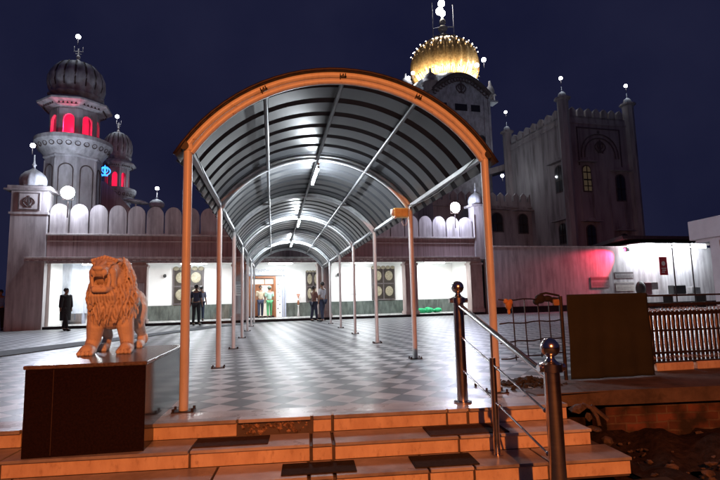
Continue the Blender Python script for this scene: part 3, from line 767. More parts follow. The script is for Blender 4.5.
# shutters with medallions
def shutter(u0, u1, z0, z1):
    g = MB(); g.box(u0, u1, 2.55, 2.619, z0, z1, bev=.01); s = ob('shutter', g, M['dark_wood'], tb)
    um = (u0+u1)/2; hw = (u1-u0)/2
    g = MB()
    for q in (u0+.04, um, u1-.04): g.box(q-.03, q+.03, 2.53, 2.549, z0, z1)
    for q in (z0+.04, (z0+z1)/2, z1-.06): g.box(u0+.07, um-.03, 2.532, 2.549, q-.03, q+.03); g.box(um+.03, u1-.07, 2.532, 2.549, q-.03, q+.03)
    ob('shutter_frame', g, M['dark_trim'], s)
    for i in (-1, 1):
        for zc in (z0+(z1-z0)*.27, z0+(z1-z0)*.74):
            g = MB(); g.sph((um+i*hw*.48, 2.548, zc), .27, 20, (hw*.33/.27, .07, 1.0)); md_ = ob('medallion', g, M['cream'], s, smooth=True)
    g = MB()
    for i in range(5): g.sph((u0+(i+.5)*(u1-u0)/5, 2.53, z1-.02), (u1-u0)/10, 12, (1, .15, .7))
    ob('scallop_valance', g, M['cream'], s, smooth=True)
shutter(-4.68, -3.20, .88, 2.70); shutter(5.62, 6.98, .86, 2.68); shutter(1.98, 2.75, .86, 2.5)
# doorway
g = MB(); g.box(-1.06, -.92, 2.50, 2.70, .12, 2.14); g.box(.28, .40, 2.50, 2.70, .12, 2.14); g.box(-1.06, .40, 2.50, 2.70, 2.14, 2.24); ob('door_frame', g, M['wood'], tb)
g = MB(); g.box(-.92, -.42, 2.66, 2.70, .12, 1.78); g.box(.12, .28, 2.66, 2.70, .12, 1.78); o = ob('door', g, M['wood'], tb)
g = MB(); g.box(-.88, -.46, 2.645, 2.66, .9, 1.7, bev=.008); g.box(-.88, -.46, 2.645, 2.66, .2, .82, bev=.008); ob('door_panel', g, M['wood'], o)
g = MB(); g.box(-.92, .28, 2.66, 2.70, 1.78, 1.84); g.box(-.20, -.16, 2.66, 2.70, 1.84, 2.14); ob('transom', g, M['wood'], tb)
g = MB(); g.box(.41, .70, 2.56, 2.615, .12, 2.2); g.box(-1.34, -1.07, 2.56, 2.615, .12, 2.2); o = ob('patterned_tiles', g, M['white'], tb)
g = MB()
for c in (.55, -1.2):
    for k in range(9): g.sph((c+.05*(-1)**k, 2.558, .35+k*.21), .035, 8, (1, .2, 1))
ob('tile_pattern', g, M['dark_trim'], o)
g = MB(); g.box(.71, .79, 2.5, 2.60, .12, 2.28); g.box(.84, .92, 2.5, 2.60, .12, 2.28); g.box(-1.38, .92, 2.5, 2.60, 2.285, 2.36); g.box(-1.46, -1.38, 2.5, 2.6, .12, 2.36); ob('outer_frame', g, M['blue_grey'], tb)
g = MB()
for k in range(16): g.tube([(-1.3+.14*k+.05*math.cos(t), 2.55, 2.52+.06*math.sin(t)+.02*(k % 3)) for t in [i*PI/4 for i in range(7)]], .012, 5)
ob('carved_garland', g, M['blue_grey'], tb)
g = MB(); g.box(-1.0, .3, 2.38, 2.68, .1201, .20); ob('door_step', g, M['granite_dark'], tb)
# niche vase, lit panels at left bay
g = MB(); g.box(-9.3, -9.22, 2.3, 2.618, .12, 2.45); g.box(-8.62, -8.54, 2.3, 2.618, .12, 2.45); g.box(-9.3, -8.54, 2.3, 2.618, 2.37, 2.45); g.box(-8.06, -8.0, 2.4, 2.618, .12, 2.4); g.box(-8.54, -8.0, 2.4, 2.618, 2.3, 2.4); ob('side_door_frame', g, M['blue_grey'], tb)
g = MB(); g.box(-9.22, -8.62, 2.50, 2.54, .2, 2.36); o = ob('side_door', g, M['white_edge'], tb)
g = MB(); g.box(-8.98, -8.94, 2.47, 2.499, .3, 2.2); g.box(-9.15, -8.7, 2.47, 2.499, 1.0, 1.05); ob('door_bar', g, M['blue_grey'], o)
g = MB(); g.box(-7.75, -7.2, 2.59, 2.618, 1.32, 1.42); ob('wall_sign', g, M['dark_trim'], tb)
for u, z, lab in ((-5.05, 2.32, 'black wall lantern left of the left shutters'), (3.75, 2.28, 'black wall lantern between the canopy end and right shutters')):
    t = thing('wall_lantern', lab, 'wall lamp', fl(u, 2.61, z), A, 'lanterns on the porch wall')
    g = MB(); g.sph((0, -.10, 0), .085, 12, (.9, .9, 1.1)); ob('lantern_body', g, M['black'], t, smooth=True)
    g = MB(); g.cyl((0, -.002, .03), (0, -.09, .03), .018, n=8); g.box(-.05, .05, -.012, 0, -.05, .09); ob('wall_plate', g, M['black'], t)
vz = thing('vase', 'small dark vase on the wainscot right of the doorway', 'vase', fl(1.55, 2.45, .12), A); vz.scale = (.75, .75, .9)
g = MB(); g.lathe([(.06, 0), (.10, .03), (.05, .35), (.04, .6), (.08, .66)], 14); ob('stand', g, M['white_edge'], vz, smooth=True)
g = MB(); g.lathe([(.04, .66), (.08, .73), (.085, .82), (.05, .90), (.06, .94)], 16); ob('vase_body', g, M['wood'], vz, smooth=True)
g = MB()
for k in range(9):
    a_ = k*.7; g.tube([(0, 0, 1.02), (.04*math.cos(a_), .04*math.sin(a_), 1.15), (.10*math.cos(a_), .1*math.sin(a_), 1.26)], .008, 5); g.sph((.10*math.cos(a_), .1*math.sin(a_), 1.27), .03, 8)
ob('flowers', g, cloth('orange_flowers', (.6, .2, .08)), vz)
g = MB(); g.box(-.35, .35, -.02, 0, -.25, .25, bev=.01)
pf = thing('wall_picture', 'pale framed picture on the wall above the green tarpaulin', 'picture', fl(7.95, 2.615, 1.95), A); ob('frame', g, M['white_edge'], pf)
g = MB(); g.box(-.29, .29, -.026, -.021, -.19, .19); ob('picture_sheet', g, M['cream'], pf)
g = MB(); g.box(-.3, .3, -.02, 0, -.4, .4, bev=.01)
pf = thing('wall_picture', 'pale framed notice between the canopy end and the right shutters', 'picture', fl(4.6, 2.615, 1.6), A); ob('frame', g, M['white_edge'], pf)
g = MB(); g.box(-.25, .25, -.026, -.021, -.34, .34); ob('picture_sheet', g, M['white'], pf)
# green plastic sheeting heap in the right bay
g = MB()
random.seed(3)
for k in range(16): g.sph((random.uniform(-.85, .85), random.uniform(-.2, .2), .10+.05*random.random()), .16, 10, (1.6, .9, .55+.5*random.random()), Matrix.Rotation(random.random()*3, 4, 'Z'))
o = ob('folded_tarpaulin', g, cloth('green_tarpaulin_cloth', (.02, .42, .16)), smooth=True, loc=fl(8.15, 1.4, .12), rz=A)
tag(o, 'bright green tarpaulin heaped on the porch floor in the right bay', 'tarpaulin')
# porch ceiling tubes
p0 = None
for k, u in enumerate((-7.8, -3.6, .5, 4.7, 8.8)):
    lab = ['porch ceiling tube in the bay behind the lion', 'porch ceiling tube in front of the left shutters', 'porch ceiling tube over the doorway', 'porch ceiling tube before the right shutters', 'porch ceiling tube over the green tarpaulin'][k]
    if p0 is None:
        t = p0 = thing('porch_tube_lamp', lab, 'lamp', fl(u, 1.15, 2.88), A, 'tube lamps on the porch ceiling')
        g = MB(); g.box(-.62, .62, -.03, .03, -.05, 0); ob('batten', g, M['white'], t)
        g = MB(); g.cyl((-.58, 0, -.075), (.58, 0, -.075), .022, n=10); ob('tube', g, M['tube_porch'], t, smooth=True, auto=40)
    else: dup(p0, fl(u, 1.15, 2.88), label=lab)
    lamp('AREA', 'porch_light', 125, (.92, .97, 1), fl(u, 1.15, 2.74), size=1.1)
lamp('AREA', 'room_light', 60, (1, .93, .85), fl(-.3, 4.2, 2.8), size=1)

# ------------------------------------------------------------------ floodlights on the parapet
f0 = None
def flood(loc, lab, power, col, target, rz=0, blob=.2):
    global f0
    if f0 is None:
        t = f0 = thing('floodlight', lab, 'floodlight', loc, rz, 'floodlights on the parapet')
        g = MB(); g.box(-.15, .15, .03, .12, -.12, .12, bev=.02); ob('housing', g, M['black'], t)
        g = MB(); g.sph((0, -.01, 0), .2, 20, (1, .35, 1)); ob('lens', g, M['flood'], t, smooth=True)
        g = MB(); g.tube([(-.16, .08, 0), (-.16, .08, -.22), (.16, .08, -.22), (.16, .08, 0)], .012, 6); g.cyl((0, .05, -.28), (0, .05, -.8), .02, n=8); ob('bracket', g, M['iron'], t)
    else: t = dup(f0, loc, rz, lab)
    t.scale = (1.35,)*3
    return t
flood(fl(-8.69, -.30, 5.80), 'dazzling white floodlight standing over the parapet before the left minaret', 0, None, None, A)
flood(fl(9.45, -.30, 5.60), 'white floodlight over the right end of the scalloped parapet', 0, None, None, A)
lamp('SPOT', 'flood_beam_left', 1900, (.78, .84, 1), fl(-8.62, -.75, 5.9), size=.15, target=(-4.5, 9, 0), spot=125, blend=.8)
lamp('SPOT', 'flood_beam_right', 1150, (.74, .78, 1), fl(9.45, -.75, 5.6), size=.15, target=(5, 10, 0), spot=125, blend=.8)
lamp('POINT', 'flood_glow_left', 260, (.80, .84, 1), fl(-8.62, -.62, 5.85), size=.12)
lamp('POINT', 'flood_glow_right', 240, (.72, .74, 1), fl(9.45, -.62, 5.5), size=.12)

# ------------------------------------------------------------------ minarets
def minaret(name, label, loc, sc):
    t = thing(name, label, 'minaret', loc, A); n = 8; o8 = .5
    dk = M['dark_trim']
    g = MB(); g.lathe([(1.22, 3.6-3), (1.22, 8.0), (1.30, 8.05), (1.30, 8.12)], 8, off=o8); sh = ob('shaft', g, M['minaret'], t)
    for k in range(8):
        a_ = 2*PI*(k+1)/8
        Mx = Matrix.Rotation(a_+PI/2, 4, 'Z') @ Matrix.Translation((0, -1.22*math.cos(PI/8), 0))
        g = MB()
        fr = arch_poly(.62, 5.0, 7.65, .3)
        g.tube([Mx @ Vector((p[0], -.015, p[1])) for p in fr], .03, 5, closed=True)
        ob('arched_moulding', g, dk, sh)
        for q in (-.43, .43): g = MB(); g.box(q-.035, q+.035, -.03, .0, 4.2, 7.9, M=Mx); ob('pilaster', g, M['minaret'], sh)
    g = MB(); g.lathe([(1.24, 8.121), (1.40, 8.35), (1.66, 8.72), (1.72, 8.80), (1.72, 8.98), (1.64, 9.02), (1.1, 9.04)], 32); bc = ob('balcony', g, M['dome_stone'], t, smooth=True, auto=30)
    g = MB()
    for k in range(26):
        a0 = 2*PI*k/26
        pts = []
        for i in range(9):
            tt = i*PI/4; rr = 1.56+.05*math.sin(tt)*.9; aa = a0+.075*math.cos(tt)
            pts.append((rr*math.cos(aa), rr*math.sin(aa), 8.56+.10*math.sin(tt)))
        g.tube(pts, .022, 5)
    ob('scroll_frieze', g, dk, bc)
    # lantern: eight piers with arches
    for k in range(8):
        a_ = 2*PI*(k+1)/8; ap = 1.10*math.cos(PI/8); wd = 2*1.10*math.sin(PI/8)
        Mx = Matrix.Rotation(a_+PI/2, 4, 'Z') @ Matrix.Translation((0, -ap, 0))
        g = MB(); z0, z1 = 9.04, 10.42; w = .48
        # jambs
        g.box(-wd/2, -w/2, -.0, .12, z0, z1, M=Mx); g.box(w/2, wd/2, 0, .12, z0, z1, M=Mx)
        ar = [(w/2*math.cos(PI*i/10), 9.85+.30*math.sin(PI*i/10)) for i in range(11)]
        g.prism([(w/2, z1)]+ar+[(-w/2, z1)], 0, .12, M=Mx)
        g.box(-.50*w-.03, -.5*w, -.03, -.001, z0, z1, M=Mx); g.box(.5*w, .5*w+.03, -.03, -.001, z0, z1, M=Mx)
        ob('lantern_arch', g, M['minaret'], t)
    g = MB(); g.lathe([(1.05, 10.42), (1.10, 10.50), (1.66, 10.72), (1.68, 10.80), (1.20, 11.06), (.98, 11.10)], 8, off=o8); ev = ob('eave', g, M['dome_stone'], t)
    for k in range(8):
        g = MB(); a_ = 2*PI*(k+1)/8; Mx = Matrix.Rotation(a_+PI/2, 4, 'Z') @ Matrix.Translation((0, -1.40*math.cos(PI/8), 10.60))
        for q in (-.36, -.18, 0, .18, .36): g.prism([(q-.05, -.06), (q+.05, -.06), (q, .05)], -.05, -.02, M=Mx)
        g.box(-.45, .45, -.045, -.015, -.07, -.058, M=Mx)
        ob('eave_brackets', g, dk, ev)
    g = MB(); g.lathe([(.98, 11.10), (1.02, 11.2), (1.16, 11.24), (1.16, 11.32), (1.06, 11.38), (1.14, 11.55), (1.21, 11.85), (1.20, 12.2), (1.06, 12.6), (.80, 12.92), (.45, 13.10), (.12, 13.17)], 96, rib=.085, ribs=16)
    dm = ob('ribbed_dome', g, M['dome_stone'], t, smooth=True)
    g = MB()
    for k in range(16):
        a_ = 2*PI*(k+.5)/16; g.tube([(r_*1.0*math.cos(a_), r_*1.0*math.sin(a_), z_) for r_, z_ in ((1.14, 11.6), (1.21, 11.85), (1.20, 12.2), (1.065, 12.6), (.80, 12.93))], .055, 5)
    ob('dome_groove', g, dk, dm)
    g = MB(); g.lathe([(.12, 13.15), (.17, 13.24), (.09, 13.32), (.05, 13.40), (.10, 13.50), (.04, 13.60), (.03, 13.95)], 12)
    g.tube([(-.20, 0, 14.05), (-.20, 0, 13.80), (.20, 0, 13.80), (.20, 0, 14.05)], .02, 5); g.box(-.14, .14, -.01, .01, 13.66, 13.69)
    ob('finial', g, M['white_edge'], t)
    t.scale = sc
    return t
mp_ = fl(-9.45, 3, 0)
minaret('minaret', 'tall domed minaret with red lit lantern behind the left parapet', mp_, (1, 1, 1))
globe(fl(-9.5, 3, 13.98), 'globe lamp at the tip of the tall left minaret', r=.16)
rl1 = thing('red_lantern_lamp', 'red lamp glowing inside the tall left minaret', 'lamp', fl(-9.45, 3, 9.06), A)
g = MB(); g.cyl((0, 0, 0), (0, 0, .12), .12, n=12); ob('lamp_foot', g, M['black'], rl1)
g = MB(); g.lathe([(.58, .13), (.60, .5), (.60, 1.0), (.56, 1.30)], 16); ob('red_glass', g, emis('red_glass_glow', (1, .012, .07), 1.15, (.3, .02, .03)), rl1, smooth=True, auto=40)
lamp('POINT', 'red_light', 55, (1, .02, .08), fl(-9.45, 2.1, 9.5), size=.1)
minaret('small_minaret', 'shorter domed minaret with red lit lantern farther back', fl(-8.5, 8, .1), (.63, .63, .85))
globe(fl(-8.6, 8, 11.72), 'globe lamp above the shorter rear minaret', r=.15)
rl2 = thing('red_lantern_lamp', 'red lamp glowing inside the shorter rear minaret', 'lamp', fl(-8.5, 8, 7.8), A)
g = MB(); g.cyl((0, 0, 0), (0, 0, .1), .1, n=12); ob('lamp_foot', g, M['black'], rl2)
g = MB(); g.lathe([(.34, .11), (.36, .5), (.34, 1.15)], 14); ob('red_glass', g, bpy.data.materials['red_glass_glow'], rl2, smooth=True, auto=40)
g = MB(); khanda(g, (0, 0), .62, 0); tag(ob('neon_emblem', g, M['blueneon'], loc=fl(-8.3, 4.2, 7.95), rz=A), 'blue neon sword and ring emblem beside the rear minaret', 'neon sign')
g = MB(); g.prism([(-2.0, 5.0), (1.2, 5.0), (1.2, 5.6), (-.6, 7.6), (-2.0, 7.9)], 0, .2)
tag(ob('stair_wall', g, M['wall_red'], loc=fl(-7.9, 5.3, 0), rz=A), 'sloping dark red stair wall between the two minarets', 'wall')
sd = thing('dish_panel', 'small pale dish panel on a short post behind the parapet', 'dish', fl(-6.9, 5, 5.15), A)
g = MB(); g.cyl((0, 0, 0), (0, 0, 1.25), .04, n=8); ob('post', g, M['white_edge'], sd)
g = MB(); g.sph((0, 0, 1.35), .55, 18, (1.2, .8, .22), Matrix.Rotation(.15, 4, 'Y')); ob('dish', g, M['dome_stone'], sd, smooth=True)
kd = thing('roof_kiosk', 'small ribbed dome kiosk behind the left parapet', 'dome', fl(-6.24, 8, 5.0), A)
g = MB(); g.cyl((0, 0, 0), (0, 0, 1.75), .3, n=12); ob('kiosk_base', g, M['tower'], kd)
g = MB(); g.lathe([(r*.85, 1.75+z*.62) for r, z in prof_d], 36, rib=.06, ribs=12); ob('kiosk_dome', g, M['dome_stone'], kd, smooth=True)
globe(fl(-6.24, 8, 7.35), 'globe lamp on the small roof kiosk behind the left parapet', r=.15)
# flat roof of the hall
g = MB(); g.box(-11, 27, .31, 12, 2.99, 3.5); g.box(-11, 11, 9, 24, 3.5, 4.9)
o = ob('hall_roof', g, M['tower'], loc=fl(0, 0), rz=A); tag(o, 'dark flat hall roof behind the parapet', 'building')
o.data.transform(Matrix.Translation((0, 2.62, 0)) @ Matrix.Diagonal((1, .9, 1, 1)))

# ------------------------------------------------------------------ right long wall and shed
rw = thing('boundary_wall', 'long streaked wall with posters right of the porch', 'wall', fl(11.0, 0), A)
g = MB(); g.box(.27, 15.8, 0, .3, 0, 3.55); ob('wall_body', g, M['wall'], rw)
g = MB(); g.box(.27, 10.4, -.05, .32, 3.552, 3.62); ob('coping', g, M['white_edge'], rw)
g = MB(); g.box(.27, 15.8, -.04, -.001, 0, .34); ob('plinth', g, M['granite_dark'], rw)
def poster(u, z, w, h, lab, cols):
    t = thing('poster', lab, 'poster', fl(u, -.02, z), A)
    g = MB(); g.box(-w/2, w/2, -.012, .0, -h/2, h/2); ob('sheet', g, cols[0], t)
    g = MB(); g.box(-w/2+.03, w/2-.03, -.016, -.0125, h*.18, h*.42); ob('header', g, cols[1], t)
    g = MB()
    for k in range(3): g.box(-w/2+.10, w/2-.14-.1*(k % 2), -.016, -.0125, -h*.10-k*h*.12, -h*.06-k*h*.12)
    ob('text_lines', g, cols[1], t)
dkred = mat('dull_red_print', (.22, .08, .09), (.16, .06, .07), .6, scale=9); greyp = mat('grey_print', (.30, .28, .28), (.2, .19, .19), .6, scale=9); pal = mat('pale_print', (.55, .52, .48), (.42, .4, .36), .6, scale=9)
poster(18.36, 1.58, 1.25, .62, 'pinkish poster on the long wall, the left one of two', (mat('pink_paper', (.38, .26, .27), (.3, .2, .21), .7, scale=6), dkred))
poster(20.05, 1.96, 1.3, .36, 'grey banner strip above the pale framed poster', (greyp, M['dark_trim']))
poster(20.05, 1.30, 1.3, .50, 'pale framed poster directly below the grey banner strip', (pal, greyp))
# shed roof with LED strip
sr = thing('shed_roof', 'dark lean-to roof on slim posts over the white lit wall', 'roof', fl(20.0, 0), A)
g = MB(); g.box(-.2, 5.7, -1.7, .35, 3.625, 3.69, bev=.01); ob('roof_sheet', g, M['iron'], sr)
g = MB(); g.box(-.5, 5.6, -1.2, 4, 3.7, 3.9, M=Matrix.Rotation(R(-7), 4, 'X') @ Matrix.Translation((0, 0, .15))); ob('roof_tiles', g, M['dark_trim'], sr)
for x in (2.0, 3.3, 5.15):
    g = MB(); g.cyl((x, -1.55, 0), (x, -1.55, 3.62), .035, n=8); ob('shed_post', g, M['iron'] if x < 5 else M['white_edge'], sr)
ls = thing('led_strip', 'bright white LED strip under the edge of the lean-to roof', 'lamp', fl(20.0, 0), A)
for i, (a_, b_) in enumerate(((-.05, 1.5), (1.55, 2.9), (2.95, 4.6), (4.65, 5.5))):
    g = MB(); g.box(a_, b_, -.62-.02*i, -.54, 3.50-.02*(i % 2), 3.58); ob('led_segment', g, M['led'], ls)
for x in (1.3, 2.9, 4.4): lamp('POINT', 'led_light', 170, (.85, .92, 1), fl(20.0+x, -.75, 3.35), size=.15)
rf = thing('red_floodlight', 'red floodlight under the eave shining down along the wall', 'floodlight', fl(19.85, -.45, 3.40), A)
g = MB(); g.box(-.02, .2, -.12, .12, -.12, .12, bev=.02); ob('housing', g, M['black'], rf)
g = MB(); g.sph((-.03, 0, -.02), .09, 12, (.3, 1, 1)); ob('red_lens', g, M['redglow'], rf, smooth=True)
lamp('SPOT', 'red_spot', 1100, (1, .015, .07), fl(19.75, -.5, 3.36), size=.06, target=fl(18.6, .0, 2.7), spot=66, blend=.5)
g = MB(); g.box(-.28, .28, -.03, 0, -.52, .52, bev=.01)
rs = thing('red_sign', 'tall red sign with pale marks hung by the shed post', 'sign', fl(21.85, -1.0, 2.40), A)
ob('sign_board', g, M['red_sign'], rs)
g = MB(); g.sph((0, -.033, .14), .13, 14, (1, .03, 1)); g.box(-.17, .17, -.036, -.031, -.16, -.11); g.box(-.13, .14, -.036, -.031, -.27, -.22); g.box(-.17, .05, -.036, -.031, -.38, -.33); ob('pale_marks', g, M['white'], rs)
for i, (u, v, z, w, h, m, lab) in enumerate(((20.9, -.6, 1.15, .5, .7, dkred, 'dull red crate stacked against the lit wall'), (21.4, -.5, 1.3, .6, .45, greyp, 'grey crate behind the red sign'), (23.0, -.7, 1.05, .9, .5, M['black'], 'black box on the bench under the LED strip'), (20.45, -.7, 1.15, .55, .8, M['dark_wood'], 'rounded brown sack beside the dull red crate'), (24.2, -.7, 1.0, .6, .4, greyp, 'grey box at the right end of the bench'))):
    g = MB()
    if i == 3: g.sph((0, 0, 0), .5, 14, (.55, .5, .85))
    else:
        g.box(-w/2, w/2, -.2, .2, -h/2, h/2, bev=.03)
        for q in (-.25, 0, .25): g.box(-w/2+.04, w/2-.04, -.215, -.201, q*h-.03, q*h+.03)
    tag(ob('crate' if i < 3 else 'sack' if i == 3 else 'crate', g, m, loc=fl(u, v, z), rz=A, smooth=(i == 3)), lab, 'crate' if i != 3 else 'sack')
bn = thing('bench', 'long low bench along the lit wall under the lean-to roof', 'bench', fl(22.4, -.6), A)
g = MB(); g.box(-2.6, 2.6, -.35, .35, .74, .80); ob('bench_top', g, M['white_edge'], bn)
for x in (-2.4, 0, 2.4): g = MB(); g.box(x-.04, x+.04, -.3, .3, 0, .739); ob('bench_leg', g, M['iron'], bn)

# far right white building with deep fascia
fb = thing('flat_roof_porch', 'lilac white porch with deep flat fascia at the right edge', 'building', (16.5, 17.0, 0), -.117)
g = MB(); g.box(0, 5, -8, 0, 2.97, 3.74, bev=.02); g.box(.15, 5, -7.9, -.15, 2.85, 2.968); ob('fascia', g, M['lilac'], fb)
g = MB(); g.box(.05, .5, -1.45, -1.0, 0, 2.848); ob('pillar', g, M['lilac'], fb)

# ------------------------------------------------------------------ right square tower
TZ = 14.4
tw = thing('square_tower', 'tall square fortress like tower with battlements at the right', 'tower', fl(20.75, 5), A)
TW, TD = 5.6, 7.2
g = MB(); g.box(0, TW, 0, TD, 0, TZ-.9); g.box(-.06, TW+.06, -.06, TD+.06, TZ-1.45, TZ-1.32); ob('tower_body', g, M['tower'], tw)
for (x, y) in ((0, 0), (TW, 0), (0, TD), (TW, TD)):
    g = MB(); g.cyl((x, y, 0), (x, y, TZ+.15), .38, n=8); g.lathe([(.38, TZ+.15), (.56, TZ+.22), (.56, TZ+.32), (.3, TZ+.36)], 8, (x, y, 0)); c = ob('corner_turret', g, M['tower'], tw)
    g = MB(); g.lathe([(r*.52, z*.58) for r, z in prof_d], 30, (x, y, TZ+.34), rib=.06, ribs=12); ob('turret_dome', g, M['dome_stone'], c, smooth=True)
def merlon_row(n, ax):
    for k in range(n):
        g = MB(); L0 = TW-.9; L0 = (TW if ax == 'x' else TD)-.9; c = .45+L0*(k+.5)/n; w = L0/n*.80
        pts = [(-w/2, TZ-1.0), (w/2, TZ-1.0), (w/2, TZ-.5), (w*.28, TZ-.34), (0, TZ-.24), (-w*.28, TZ-.34), (-w/2, TZ-.5)]
        if ax == 'x': g.prism([(c+p[0], p[1]) for p in pts], .0, .22)
        else: g.prism([(c+p[0], p[1]) for p in pts], .0, .22, axis='x')
        ob('merlon', g, M['tower'], tw)
merlon_row(7, 'x'); merlon_row(7, 'y')
g = MB()
for q in (1.0, 4.6): g.box(q-.04, q+.04, -.05, -.001, 9.9, 12.7)
g.box(1.045, 4.555, -.05, -.001, 12.62, 12.7)
for s_ in (1.75, 1.45): g.tube([(2.8+s_*.9*math.cos(PI*i/14), -.03, 10.5+1.75*(s_/1.75)*math.sin(PI*i/14)**.8) for i in range(15)], .05, 5)
khanda(g, (2.85, 11.35), 1.05, -.01); g.sph((2.8, -.02, 12.42), .12, 10, (1, .4, 1))
ob('arch_relief', g, M['dark_trim'], tw)
g = MB()
for q in (1.0, 2.0, 3.4, 4.6, 5.3): g.box(q-.03, q+.03, -.04, -.001, 3.6, 9.0)
ob('wall_pilaster', g, M['tower'], tw)
def window(par, u, z, w, h, side=False, lit=False, hood=True):
    Mx = Matrix.Translation((u, 0, z)) if not side else Matrix.Translation((0, u, z)) @ Matrix.Rotation(-PI/2, 4, 'Z')
    g = MB(); 
    g.prism(arch_poly(w, 0, h, w*.45), -.04, -.002, M=Mx); f = ob('window', g, M['dark_trim'], par)
    g = MB(); g.prism(arch_poly(w*.80, .08, h*.95, w*.36), -.052, -.041, M=Mx); p = ob('pane', g, M['room'] if lit else M['glass'], f)
    g = MB(); g.box(-.03, .03, -.075, -.053, .05, h*.97, M=Mx); g.box(-w*.4, w*.4, -.075, -.053, h*.42, h*.47, M=Mx)
    if lit: g.box(-w*.4, w*.4, -.08, -.053, h*.70, h*.74, M=Mx); g.box(-w*.4, w*.4, -.08, -.053, h*.2, h*.23, M=Mx)
    ob('mullion', g, M['iron'], f)
    if hood:
        g = MB(); g.box(-w*.95, w*.95, -.40, -.002, h+.16, h+.23, M=Mx); g.prism([(-w*.8, h+.235), (w*.8, h+.235), (0, h+.5)], -.2, -.002, M=Mx); ob('hood', g, M['tower'], f)
window(tw, 1.55, 8.0, .75, 1.95, lit=True); window(tw, 4.35, 7.4, .85, 2.0)
window(tw, 1.55, 4.2, .8, 1.5); window(tw, 4.3, 3.9, .8, 1.2)
window(tw, .9, 8.1, .9, 2.0, side=True); window(tw, .9, 4.4, .9, 1.5, side=True)
globe(fl(20.75, 5, 15.55), 'globe lamp on the nearest corner of the square tower', r=.17)
globe(fl(20.75+TW, 5, 15.5), 'globe lamp on the right corner of the square tower', r=.17)
globe(fl(20.75, 5+TD, 15.8), 'globe lamp on the rear left corner of the square tower', r=.17)
# connecting wing
wg = thing('connecting_wing', 'lower crenellated wing between golden dome and square tower', 'building', fl(12.5, 9.5), A)
g = MB(); g.box(0, 9.0, 0, 5, 0, 8.1); g.box(-.1, 9.0, -.15, -.001, 7.6, 7.72); ob('wing_body', g, M['tower'], wg)
for k in range(13):
    g = MB(); c = .4+k*.66; w = .5; pts = [(c-w/2, 8.101), (c+w/2, 8.101), (c+w/2, 8.55), (c, 8.8), (c-w/2, 8.55)]; g.prism(pts, .01, .2); ob('merlon', g, M['tower'], wg)
window(wg, 5.2, 5.7, 1.1, 1.55); window(wg, 7.45, 5.6, .9, 1.6)
globe(fl(18.46, 9.6, 9.5), 'globe lamp on the wing parapet just right of the orange post', r=.17)
g = MB(); g.prism([(0, 9.6), (3.4, 11.3), (6.9, 12.4), (6.9, 11.9), (3.4, 10.8), (0, 9.1)], 0, 3)
tag(ob('stair_roof', g, M['tower'], loc=fl(15.0, 12.5, 0), rz=A), 'sloping stair roof climbing towards the square tower', 'roof')

# ------------------------------------------------------------------ golden dome tower
GD = 15; gx = 15.75; DX = .85
gt = thing('golden_dome_tower', 'white tower crowned by a floodlit golden onion dome', 'tower', fl(gx, GD), A)
g = MB(); g.lathe([(4.35, 0), (4.35, 16.6), (4.5, 16.7), (4.5, 17.0)], 8, off=.5); ob('tower_body', g, M['dome_stone'], gt)
# curved bangla cornice on the front face
g = MB()
top = [(.1+x_, 17.0+1.6*math.cos(x_/2.7*PI/2)) for x_ in [-2.55+5.1*i/20 for i in range(21)]]
g.prism([(-2.45, 12.0)]+[(2.65, 12.0)]+[p for p in reversed(top)], -4.35, -3.9); fp = ob('curved_gable', g, M['dome_stone'], gt)
g = MB(); g.tube([(p[0], -4.45, p[1]) for p in top], .16, 8)
for i in range(1, 20):
    x_, z_ = top[i]; g.tube([(x_+.16*math.cos(t), -4.42, z_-.42+.17*math.sin(t)) for t in [k*PI/3.5 for k in range(7)]], .05, 5)
ob('scroll_cornice', g, M['dark_trim'], fp)
g = MB(); khanda(g, (.1, 17.5), 1.0, -4.36); ob('emblem', g, M['dark_trim'], fp)
for x_ in (-1.75, 0, 1.3):
    g = MB(); g.box(x_-.5 if x_ < 1 else x_-.4, x_+.55 if x_ < 1 else x_+.4, -4.38, -4.352, 15.6, 16.15); ob('vent_window', g, M['glass'], fp)
g = MB(); g.prism(arch_poly(.7, 12.3, 13.7, .4, cx=1.7), -4.38, -4.352); ob('arched_window', g, M['glass'], fp)
for q in (-2.3, 2.1, 2.5): g = MB(); g.box(q-.07, q+.07, -4.42, -4.352, 12, 16.9); ob('pilaster', g, M['dome_stone'], fp)
g = MB(); g.box(-4.9, -3.2, -3.6, -2.0, 16.95, 17.1); ob('corner_slab', g, M['dome_stone'], gt)
g = MB(); g.box(3.0, 3.9, -3.5, -2.6, 16.95, 17.1); ob('corner_slab', g, M['dome_stone'], gt)
g = MB(); g.lathe([(2.8, 17.0), (2.8, 19.0), (3.0, 19.2), (3.0, 19.5), (2.2, 19.56)], 16, (DX, 0, 0)); ob('drum', g, M['dome_stone'], gt)
DX = .85
dprof = [(r*.93, 19.55+(z-20)*.98) for r, z in [(2.45, 20.0), (2.55, 20.3), (2.80, 20.6), (2.98, 21.1), (3.05, 21.7), (3.0, 22.3), (2.82, 22.9), (2.5, 23.4), (2.0, 23.85), (1.4, 24.15), (.8, 24.35), (.3, 24.5)]]
g = MB(); g.lathe(dprof, 144, (DX, 0, 0), rib=.085, ribs=24); dm = ob('golden_dome', g, M['gold'], gt, smooth=True)
g = MB(); g.lathe([(1.35, 24.12), (1.45, 24.22), (1.0, 24.42), (.55, 24.62), (.6, 24.75), (.35, 24.95), (.2, 25.1), (.3, 25.35), (.42, 25.55), (.3, 25.75), (.15, 25.9), (.3, 26.1), (.25, 26.35), (.1, 26.5), (.08, 27.6)], 20, (DX, 0, -.5), rib=.1, ribs=10); ob('finial', g, mat('pale_gold_finial', (.75, .7, .6), (.55, .5, .4), .35, metal=.4, scale=8), gt, smooth=True)
M['bulb'] = emis('dome_bulb_glow', (1, .93, .8), 18)
